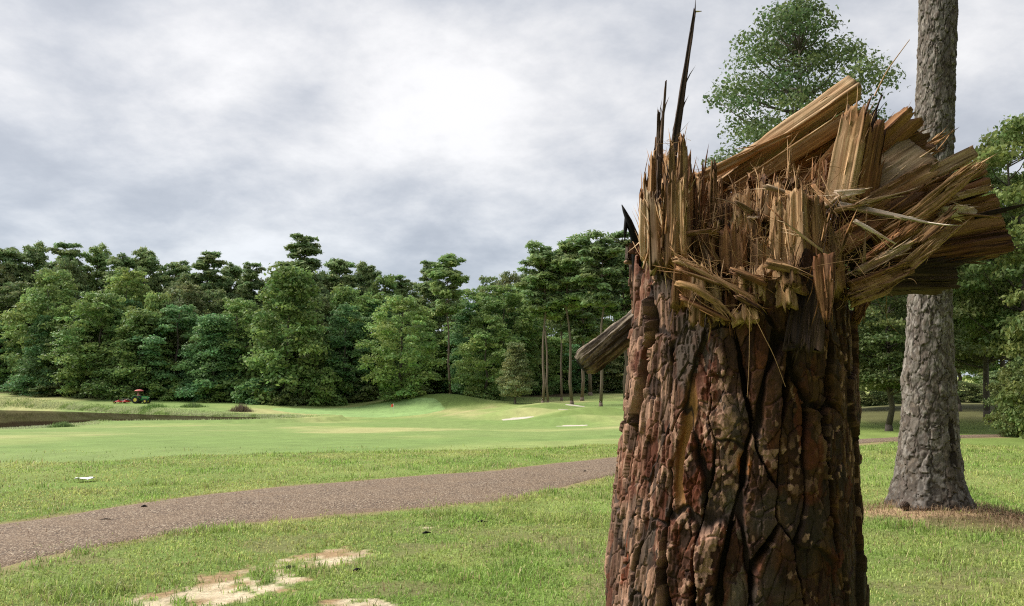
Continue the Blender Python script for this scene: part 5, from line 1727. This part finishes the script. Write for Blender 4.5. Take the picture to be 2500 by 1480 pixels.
MS = mat_strap()
strap("fibre_strap", [(2160, 570, -.02), (2240, 520, .0), (2310, 465, .03), (2360, 425, .06), (2408, 393, .08)], 34 * PX, 22 * PX, MS, 63)
strap("fibre_strap", [(2075, 730, -.18), (2110, 715, -.15), (2150, 700, -.10), (2200, 670, -.06)], 30 * PX, 20 * PX, MS, 64)
strap("fibre_strap", [(1650, 690, -.29), (1700, 705, -.31), (1760, 750, -.312), (1790, 785, -.315)], 12 * PX, 10 * PX, MS, 66)
for A, B, w, t, m in (((2058, 716, -.18), (2225, 650, -.06), 44, 24, 'wood'), ((2200, 662, -.07), (2338, 545, .02), 40, 22, 'wood'), ((2085, 672, -.15), (2240, 590, -.03), 26, 18, 'wood_grey'),
                      ((2225, 602, -.04), (2335, 505, .03), 28, 18, 'wood'), ((2100, 640, -.12), (2210, 560, -.03), 22, 16, 'wood_red'), ((2150, 610, -.06), (2320, 480, .04), 30, 20, 'wood_red'),
                      ((2290, 470, .02), (2404, 396, .08), 18, 12, 'wood'), ((2078, 610, .05), (2135, 470, .08), 110, 30, 'wood_red'), ((2050, 590, .06), (2090, 460, .08), 70, 30, 'wood_dark')):
    shard("torn_slab", A, B, w * PX, t * PX, m, tap0=.85, tap1=.7, jag0=.03, jag1=.05, groove=.0026, steps=.005, step=.005, sk=2.0, fray=1.6, roll=random.uniform(-.3, .3))
# dark bark still on the underside of the fallen part
shard("hanging_bark", (2070, 690, .06), (2330, 684, .20), 60 * PX, 60 * PX, 'wood_dark', jag1=.03, jag0=.03, groove=.006, steps=.012)
shard("hanging_bark", (2190, 660, .10), (2458, 606, .26), 26 * PX, 70 * PX, 'wood_dark', jag1=.02, jag0=.03, groove=.005, steps=.008)
shard("hanging_bark", (2085, 790, -.10), (2120, 690, -.04), 40 * PX, 30 * PX, 'wood_red', tap0=.3, jag1=.02, groove=.004)


# --- sawn limb poking out behind, to the left
def limb():
    mb = MB()
    a, b = Q(1600, 752, .26), Q(1418, 893, .20)
    n, m = 90, 60
    g = np.random.default_rng(71)
    d = b - a; L = np.linalg.norm(d); d /= L
    u = np.cross(d, [0, 0, 1]); u /= np.linalg.norm(u); v = np.cross(u, d)
    V = []; ang = np.arange(n) * 2 * math.pi / n
    for k in range(m + 1):
        t = k / m
        r = (.035 + .003 * t - .012 * sstep(.93, 1.0, t)) + .010 * (fbm(np.cos(ang) * 5 + 9 + t, np.sin(ang) * 5 + t * 2.2 + 9, 3, 73) - .5) * 2 + .007 * (fbm(np.cos(ang) * 16 + 30 + t * 2, np.sin(ang) * 16 + t * 3, 2, 74) - .5) + .003 * np.floor(4 * fbm(np.cos(ang) * 7 + t * 9, np.sin(ang) * 7 + 3, 2, 77)) / 2
        V.append(a + d * L * t + np.outer(r * np.cos(ang), u) + np.outer(r * np.sin(ang), v))
    V = np.concatenate(V) - SB
    i = np.arange(m)[:, None] * n; j = np.arange(n)[None]; j2 = (j + 1) % n
    q = np.stack([i + j, i + j2, i + n + j2, i + n + j], -1).reshape(-1, 4)
    aa = np.tile(ang, m + 1); al = np.repeat(np.arange(m + 1) / m, n)
    t = fbm(np.cos(aa) * 9 + 20 + .4 * fbm(aa, al * 30, 2, 76), al * 7 + np.sin(aa) * 9, 3, 75)
    col = np.array([.050, .036, .025]) + (np.array([.27, .215, .16]) - np.array([.050, .036, .025])) * sstep(.35, .68, t)[:, None]
    o = obj("sawn_limb", mesh_np("sawn_limb", V, q, col), MAT['bark'], stump)
    o["label"] = "short sawn limb sticking out behind the stump to the left"
    r = .029
    cap = MB(); rr = np.linspace(0, r * .99, 7)
    ends = np.concatenate([[b + d * .001]] + [b + d * (.001 + .002 * math.sin(x * 400)) + np.outer(x * np.cos(ang), u) + np.outer(x * np.sin(ang), v) for x in rr[1:]]) - SB
    tr = np.stack([np.zeros(n, int), 1 + np.arange(n), 1 + (np.arange(n) + 1) % n], -1)
    qq = np.concatenate([np.stack([1 + k * n + np.arange(n), 1 + (k + 1) * n + np.arange(n), 1 + (k + 1) * n + (np.arange(n) + 1) % n, 1 + k * n + (np.arange(n) + 1) % n], -1) for k in range(5)])
    obj("sawn_end", mesh_np("sawn_end", ends, [tr, qq]), MAT['wood'], o)


limb()


# --- torn fibres, hair-thin, all over the break
def fibres():
    g = np.random.default_rng(81)
    mb = MB()
    spots = []
    for a, b, w, t in BL: spots += [(b[0], b[1], b[2] - .01, w * .5, 14)] * 5
    spots += [(1720, 660, -.285, 70, 40)] * 14 + [(1850, 600, -.21, 60, 60)] * 14 + [(2030, 560, -.16, 40, 70)] * 26 + [(2060, 640, -.17, 40, 60)] * 26 + [(1700, 560, -.2, 40, 30)] * 10
    spots += [(2040, 480, -.14, 40, 25)] * 16 + [(2100, 690, -.13, 60, 30)] * 16 + [(1950, 420, -.02, 110, 30)] * 16 + [(1650, 360, -.14, 40, 40)] * 6
    for (px, py, d, sx, sy) in spots:
        for _ in range(2):
            p = Q(px + g.normal(0, sx * .6), py + g.normal(0, sy * .6), d + g.normal(0, .012))
            L = g.uniform(.012, .06) * (2.2 if g.uniform() < .07 else 1)
            dr = g.normal(0, 1, 3); dr[2] = dr[2] * .8 + .15; dr += -.5 * np.array([EV[0], EV[1], 0]); dr /= np.linalg.norm(dr)
            cu = g.normal(0, .9, 3)
            tt = np.linspace(0, 1, 5)[:, None]
            pts = p + dr * L * tt + cu * L * .5 * tt ** 2
            r = g.uniform(.0004, .0010)
            mb.tube(pts - SB, [r, r, r * .8, r * .6, r * .2], 3, cap=False)
    # a few long single strands
    for pts, r in (([(2135, 235, .05), (2165, 175, .05), (2200, 125, .05), (2221, 97, .05)], .0022), ([(2172, 640, -.05), (2163, 770, -.05), (2180, 800, -.05), (2195, 815, -.05)], .0013),
                   ([(1828, 745, -.32), (1870, 830, -.325), (1890, 870, -.325), (1918, 945, -.325)], .0011), ([(1830, 740, -.32), (1829, 880, -.325), (1824, 970, -.325)], .0010),
                   ([(1930, 600, -.20), (1890, 590, -.22), (1860, 585, -.22)], .0010), ([(1720, 640, -.24), (1780, 700, -.30), (1850, 760, -.32)], .0014), ([(2060, 560, -.16), (2120, 600, -.14), (2150, 640, -.13)], .0014),
                   ([(2110, 590, -.14), (2105, 650, -.13)], .0012), ([(1850, 590, -.2), (1900, 600, -.2), (1940, 590, -.2)], .001), ([(1545, 590, -.1), (1560, 620, -.2), (1580, 640, -.22)], .001),
                   ([(1622, 486, -.23), (1650, 530, -.25), (1665, 555, -.25)], .0022), ([(2005, 430, -.1), (2040, 500, -.14), (2075, 560, -.16)], .002)):
        cv = resample(np.array([Q(*p) for p in pts]), 10) - SB
        mb.tube(cv, np.linspace(r, r * .4, 10), 4, cap=False)
    o = obj("torn_fibres", mb.mesh("torn_fibres"), MAT['fibre'], stump)
    o["kind"] = "stuff"


fibres()

# ------------------------------------------------------------------ tractor, mower, driver, flag, litter
PAINT = dict(
    green=plain("green_paint", (.02, .19, .035), .35, var=.1), hood=plain("hood_paint", (.03, .23, .05), .3, var=.08), black=plain("tyre_rubber", (.02, .02, .02), .8, var=.2),
    yellow=plain("yellow_paint", (.80, .66, .12), .45, var=.08), red=plain("red_paint", (.55, .045, .03), .5, var=.2), canopy=plain("canopy_cloth", (.62, .16, .16), .7, var=.1),
    steel=plain("dull_steel", (.14, .14, .14), .5, .6), shirt=plain("pink_shirt", (.72, .34, .34), .8), skin=plain("skin", (.35, .20, .14), .6), jeans=plain("dark_trousers", (.05, .06, .10), .8),
    white=plain("white_paper", (.82, .82, .80), .8, var=.05), flag=plain("flag_cloth", (.75, .07, .04), .7), pole=plain("pole_white", (.75, .74, .68), .4),
    cone=plain("cone_scale", (.075, .042, .026), .8, var=.4, scale=60.0), grey=plain("fender_grey", (.45, .45, .43), .4))


def wheel(parent, c, R, w, rim_r, name="wheel"):
    t = MB(); t.lathe([(rim_r, -w * .42), (R * .9, -w / 2), (R, -w * .36), (R * 1.01, 0), (R, w * .36), (R * .9, w / 2), (rim_r, w * .42)], 'y', (0, 0, 0), 26)
    # lugs
    for k in range(18):
        a = k * 2 * math.pi / 18
        for s in (-1, 1):
            a2 = a + (.09 if s > 0 else 0)
            p = np.array([[math.cos(a2) * R, s * .05 * w, math.sin(a2) * R], [math.cos(a2 + .12) * R, s * w * .46, math.sin(a2 + .12) * R]])
            t.tube(p, [R * .045, R * .045], 4)
    o = obj(name, t.mesh("tyre"), PAINT['black'], parent, loc=c)
    r = MB(); r.lathe([(.001, -w * .30), (rim_r * .45, -w * .30), (rim_r * .8, -w * .18), (rim_r * 1.02, -w * .44), (rim_r * 1.02, w * .44), (rim_r * .8, w * .18), (rim_r * .45, w * .30), (.001, w * .30)], 'y', (0, 0, 0), 20)
    obj("rim", r.mesh("rim"), PAINT['yellow'], o)
    return o


def build_tractor():
    D = 150
    p = P(345, 984.5, D)
    x0, y0 = p[0], p[1]
    z0 = float(gz(np.array([x0]), np.array([y0]))[0])
    e = empty("tractor", (x0, y0, z0), "green tractor with yellow wheels and red sunshade on the far lawn", "tractor")
    e.rotation_euler = (0, 0, math.radians(-6)); e.scale = (1.02, 1.02, 1.02)
    for s in (-1, 1):
        wheel(e, (-.80, s * .62, .66), .66, .36, .34, "rear_wheel")
        wheel(e, (1.02, s * .58, .40), .40, .24, .20, "front_wheel")
        f = MB()
        a = np.linspace(math.radians(25), math.radians(165), 10)
        f.tube(np.column_stack([-.80 + .74 * np.cos(a), np.full(10, s * .62), .66 + .74 * np.sin(a)]), .05, 4)
        for q in range(9):
            c = np.array([-.80 + .74 * math.cos((a[q] + a[q + 1]) / 2), s * .62, .66 + .74 * math.sin((a[q] + a[q + 1]) / 2)])
            f.box(c, (.26, .44, .06))
        obj("fender", f.mesh("fender"), PAINT['green'], e)
    b = MB(); b.box((-.15, 0, .68), (2.0, .42, .36), .05); b.box((-.75, 0, .62), (.5, .9, .28), .04); b.box((.98, 0, .46), (.24, 1.0, .14), .03)
    obj("chassis", b.mesh("chassis"), PAINT['green'], e)
    h = MB()
    # hood: rising nose with rounded shoulders
    xs = [.18, .5, 1.05, 1.38, 1.48]; hh = [.62, .60, .54, .46, .34]; ww = [.33, .33, .31, .28, .22]
    V = []
    for x, a, w in zip(xs, hh, ww): V += [(x, -w, .74), (x, -w, .74 + a * .8), (x, -w * .7, .74 + a), (x, w * .7, .74 + a), (x, w, .74 + a * .8), (x, w, .74)]
    fs = [[k * 6 + i, k * 6 + i + 1, (k + 1) * 6 + i + 1, (k + 1) * 6 + i] for k in range(4) for i in range(5)]
    h.add(np.array(V), [fs, [list(range(6)), [24 + i for i in range(5, -1, -1)]]])
    obj("hood", h.mesh("hood"), PAINT['hood'], e)
    gr = MB(); gr.box((1.485, 0, .90), (.03, .36, .26), .01); obj("grille", gr.mesh("grille"), PAINT['black'], e)
    for s in (-1, 1):
        st = MB(); st.box((.8, s * .335, 1.0), (.9, .012, .06)); obj("hood_stripe", st.mesh("hood_stripe"), PAINT['yellow'], e)
        l = MB(); l.box((1.47, s * .14, 1.08), (.05, .10, .07), .01); obj("headlight", l.mesh("headlight"), PAINT['white'], e)
    se = MB(); se.box((-.72, 0, 1.06), (.5, .5, .12), .04); se.box((-.96, 0, 1.28), (.10, .48, .42), .04)
    obj("seat", se.mesh("seat"), PAINT['yellow'], e)
    sw = MB(); sw.tube([(.12, 0, .95), (-.08, 0, 1.36)], .03, 8)
    a = np.linspace(0, 2 * math.pi, 15); sw.tube(np.column_stack([-.08 - .10 * np.cos(a), .19 * np.sin(a), 1.37 + .16 * np.cos(a) * .5]), .016, 5)
    obj("steering_wheel", sw.mesh("steering_wheel"), PAINT['black'], e)
    ro = MB()
    for s in (-1, 1): ro.tube([(-1.05, s * .42, .9), (-1.05, s * .42, 2.2)], .035, 6)
    ro.tube([(-1.05, -.42, 2.2), (-1.05, .42, 2.2)], .035, 6); ro.tube([(-1.05, 0, 2.2), (-.45, 0, 2.28)], .03, 6)
    obj("roll_bar", ro.mesh("roll_bar"), PAINT['black'], e)
    ca = MB()
    n = 8; V = []
    for r, z in ((.02, 2.56), (.35, 2.52), (.66, 2.42), (.84, 2.30), (.86, 2.22), (.80, 2.26), (.3, 2.44), (.02, 2.48)):
        for k in range(n * 3):
            aa = k * 2 * math.pi / (n * 3); sc = 1 - .05 * (.5 - .5 * math.cos(aa * n))
            V.append((-.55 + r * 1.0 * sc * math.cos(aa), r * .8 * sc * math.sin(aa), z))
    m = n * 3
    fs = [[i * m + k, i * m + (k + 1) % m, (i + 1) * m + (k + 1) % m, (i + 1) * m + k] for i in range(7) for k in range(m)]
    ca.add(np.array(V), [fs]); obj("sunshade", ca.mesh("sunshade"), PAINT['canopy'], e)
    sh = MB(); sh.box((.35, -.40, .42), (.5, .3, .05), .01); obj("foot_step", sh.mesh("foot_step"), PAINT['black'], e)
    # driver
    sk = [(0, 0, 0), (0, 0, .28), (0, 0, .48), (0, 0, .60), (0.02, 0, .72), (0.03, 0, .80)]
    vv = list(sk); ed = [(i, i + 1) for i in range(5)]; rad = [.15, .15, .13, .055, .095, .07]
    for s in (-1, 1):
        k = len(vv); vv += [(.0, s * .18, .46), (.14, s * .22, .26), (.40, s * .15, .26), (.46, s * .14, .27)]; ed += [(2, k), (k, k + 1), (k + 1, k + 2), (k + 2, k + 3)]; rad += [.065, .05, .038, .035]
        k = len(vv); vv += [(.05, s * .10, -.02), (.46, s * .14, .0), (.50, s * .15, -.40), (.62, s * .15, -.43)]; ed += [(0, k), (k, k + 1), (k + 1, k + 2), (k + 2, k + 3)]; rad += [.10, .08, .055, .045]
    me = bpy.data.meshes.new("person"); me.from_pydata(vv, ed, [])
    d = obj("person", me, PAINT['shirt'])
    d.modifiers.new("skin", 'SKIN'); me.skin_vertices.new() if not me.skin_vertices else None
    for i, r in enumerate(rad): me.skin_vertices[0].data[i].radius = (r, r)
    me.skin_vertices[0].data[0].use_root = True
    d.modifiers.new("sub", 'SUBSURF').levels = 1; d.modifiers["sub"].render_levels = 2
    me.materials.append(PAINT['skin']); me.materials.append(PAINT['jeans'])
    rz = Matrix.Rotation(math.radians(-6), 4, 'Z')
    d.location = Vector((x0, y0, z0)) + rz @ Vector((-.72, 0, 1.26)); d.rotation_euler = (0, 0, math.radians(-6))
    tag(d, "person in a pink shirt seated driving the tractor", "person")
    ht = MB(); ht.lathe([(.001, .90), (.07, .885), (.10, .83), (.105, .79), (.17, .785), (.17, .775), (.10, .78)], 'z', (.03, 0, 0), 14)
    obj("hat", ht.mesh("hat"), PAINT['red'], d)
    lg = MB()
    for s in (-1, 1): lg.tube([(.04, s * .10, 0), (.47, s * .145, .01), (.505, s * .15, -.38)], [.115, .092, .07], 8)
    obj("trousers", lg.mesh("trousers", True), PAINT['jeans'], d)
    # mower behind
    mx = empty("mower", Vector((x0, y0, z0)) + rz @ Vector((-3.35, 0, 0)), "red pull-behind mower hitched to the tractor", "mower")
    mx.rotation_euler = (0, 0, math.radians(-6))
    for k, (xx, yy, wv) in enumerate(((0.2, 0, 1.5), (-.55, -1.05, 1.2), (-.55, 1.05, 1.2))):
        dk = MB(); dk.box((xx, yy, .34), (1.15, wv, .22), .06); dk.box((xx, yy, .52), (.34, .34, .14), .03); dk.lathe([(.001, .68), (.10, .66), (.13, .58), (.13, .5)], 'z', (xx, yy, 0), 10)
        obj("mower_deck", dk.mesh("mower_deck"), PAINT['red'], mx)
    fr = MB(); fr.tube([(2.3, 0, .55), (1.0, 0, .62), (.2, 0, .75)], .055, 6); fr.tube([(.2, -1.0, .72), (.2, 1.0, .72)], .05, 6); fr.tube([(.9, 0, .62), (.3, -.5, .98), (-.4, -1.0, .6)], .035, 6); fr.tube([(.9, 0, .62), (.3, .5, .98), (-.4, 1.0, .6)], .035, 6); fr.tube([(-.2, -.9, .6), (-1.35, -.9, .38)], .05, 6); fr.tube([(-.2, .9, .6), (-1.35, .9, .38)], .05, 6)
    obj("hitch_frame", fr.mesh("hitch_frame"), PAINT['steel'], mx)
    for (xx, yy) in ((-1.35, -.9), (-1.35, .9), (-1.0, -1.6), (-1.0, 1.6)):
        wheel(mx, (xx, yy, .25), .25, .16, .12, "mower_wheel")


build_tractor()


def build_flag():
    p = P(960, 1013, 135)
    z = float(gz(p[:1], p[1:2])[0]) + .06
    e = empty("flagstick", (p[0], p[1], z), "golf flagstick with a small red flag on the green", "flagstick")
    m = MB(); m.tube([(0, 0, -.05), (0, 0, 1.78)], .022, 8); obj("pole", m.mesh("pole"), PAINT['pole'], e)
    m = MB()
    n = 9; V = []
    for side in (-.006, .006):
        for i in range(n):
            for j in range(4): V.append((-i * .045, .05 * math.sin(i * .9) + side, 1.76 - j * .15 - i * .018))
    fs = [[s * n * 4 + i * 4 + j, s * n * 4 + (i + 1) * 4 + j, s * n * 4 + (i + 1) * 4 + j + 1, s * n * 4 + i * 4 + j + 1] for s in (0, 1) for i in range(n - 1) for j in range(3)]
    m.add(np.array(V), [fs]); obj("flag", m.mesh("flag"), PAINT['flag'], e)


build_flag()


def build_litter():
    p = gp0(206, 1177)
    g = np.random.default_rng(91)
    n = 9
    X, Y = np.meshgrid(np.linspace(-.14, .14, n), np.linspace(-.10, .10, n))
    Z = .05 + .05 * (fbm(X * 14 + 3, Y * 14, 2, 92) - .4) + g.uniform(-.008, .008, X.shape)
    top = np.stack([X + g.normal(0, .008, X.shape), Y + g.normal(0, .008, X.shape), Z + .012], -1).reshape(-1, 3)
    bot = top.copy(); bot[:, 2] -= .006
    i, j = np.meshgrid(np.arange(n - 1), np.arange(n - 1)); a = (j * n + i).ravel()
    f = np.stack([a, a + 1, a + n + 1, a + n], -1)
    o = obj("crumpled_paper", mesh_np("crumpled_paper", np.concatenate([top, bot]), np.concatenate([f, f[:, ::-1] + n * n])), PAINT['white'], loc=(p[0], p[1], float(gz(p[:1], p[1:])[0])), rot=(0, 0, .3))
    tag(o, "crumpled white paper lying on the lawn beyond the path", "litter")
    # pine cone at the foot of the pine
    q = gp0(2210, 1273)
    cm_ = MB()
    for k in range(70):
        u = k / 70; a = k * 2.399; r = .042 * math.sin(math.pi * (.12 + .84 * u)) ** .8; x = (u - .5) * .11
        c = np.array([x, r * math.cos(a), r * math.sin(a)]); t = np.array([x + .016, 1.55 * r * math.cos(a), 1.55 * r * math.sin(a)]); s = np.array([0, -math.sin(a), math.cos(a)]) * .010
        cm_.add(np.array([c - s, c + s, t + s * .6, t - s * .6, c - s + [.006, 0, 0], c + s + [.006, 0, 0]]), [[[0, 1, 2, 3], [3, 2, 5, 4]]])
    cm_.tube([(-.05, 0, 0), (0, 0, 0), (.055, 0, 0)], [.012, .036, .01], 8)
    o = obj("pine_cone", cm_.mesh("pine_cone"), PAINT['cone'], loc=(q[0], q[1], float(gz(q[:1], q[1:])[0]) + .055), rot=(0, 0, .5))
    tag(o, "brown pine cone lying at the foot of the standing pine", "pine cone")
    # small sticks and bark bits
    for k, (px, py, L, lab) in enumerate(((708, 1393, .10, "dark bark chip on the bare sand patch"), (352, 1246, .08, "dark leaf at the far edge of the path"), (260, 1276, .16, "dark stick lying on the path"),
                                          (1428, 1157, .07, "dark bark chip on the path near the stump"), (1178, 1278, .12, "dark bark piece in the grass left of the stump"), (1042, 1306, .10, "small dark debris in the grass between sand and stump"),
                                          (872, 1400, .08, "dark dead leaf beside the sand patch"), (2440, 1282, .25, "fallen twig on the straw right of the pine"), (2360, 1260, .12, "bark chip beside the pine's right root"))):
        q = gp0(px, py); m = MB()
        g = np.random.default_rng(95 + k)
        a = g.uniform(-.5, .5)
        c = np.array([[-L / 2, 0, .012], [-L * .1, g.normal(0, .01), .02], [L / 2, g.normal(0, .02), .014]])
        m.tube(c, [.006, .016 if L < .13 else .009, .004], 6)
        o = obj("debris", m.mesh("debris"), MAT['wood_dark'], loc=(q[0], q[1], float(gz(q[:1], q[1:])[0]) + (.03 if 'path' in lab else .012)), rot=(0, 0, a))
        tag(o, lab, "debris", "bits of wood on the ground")


build_litter()
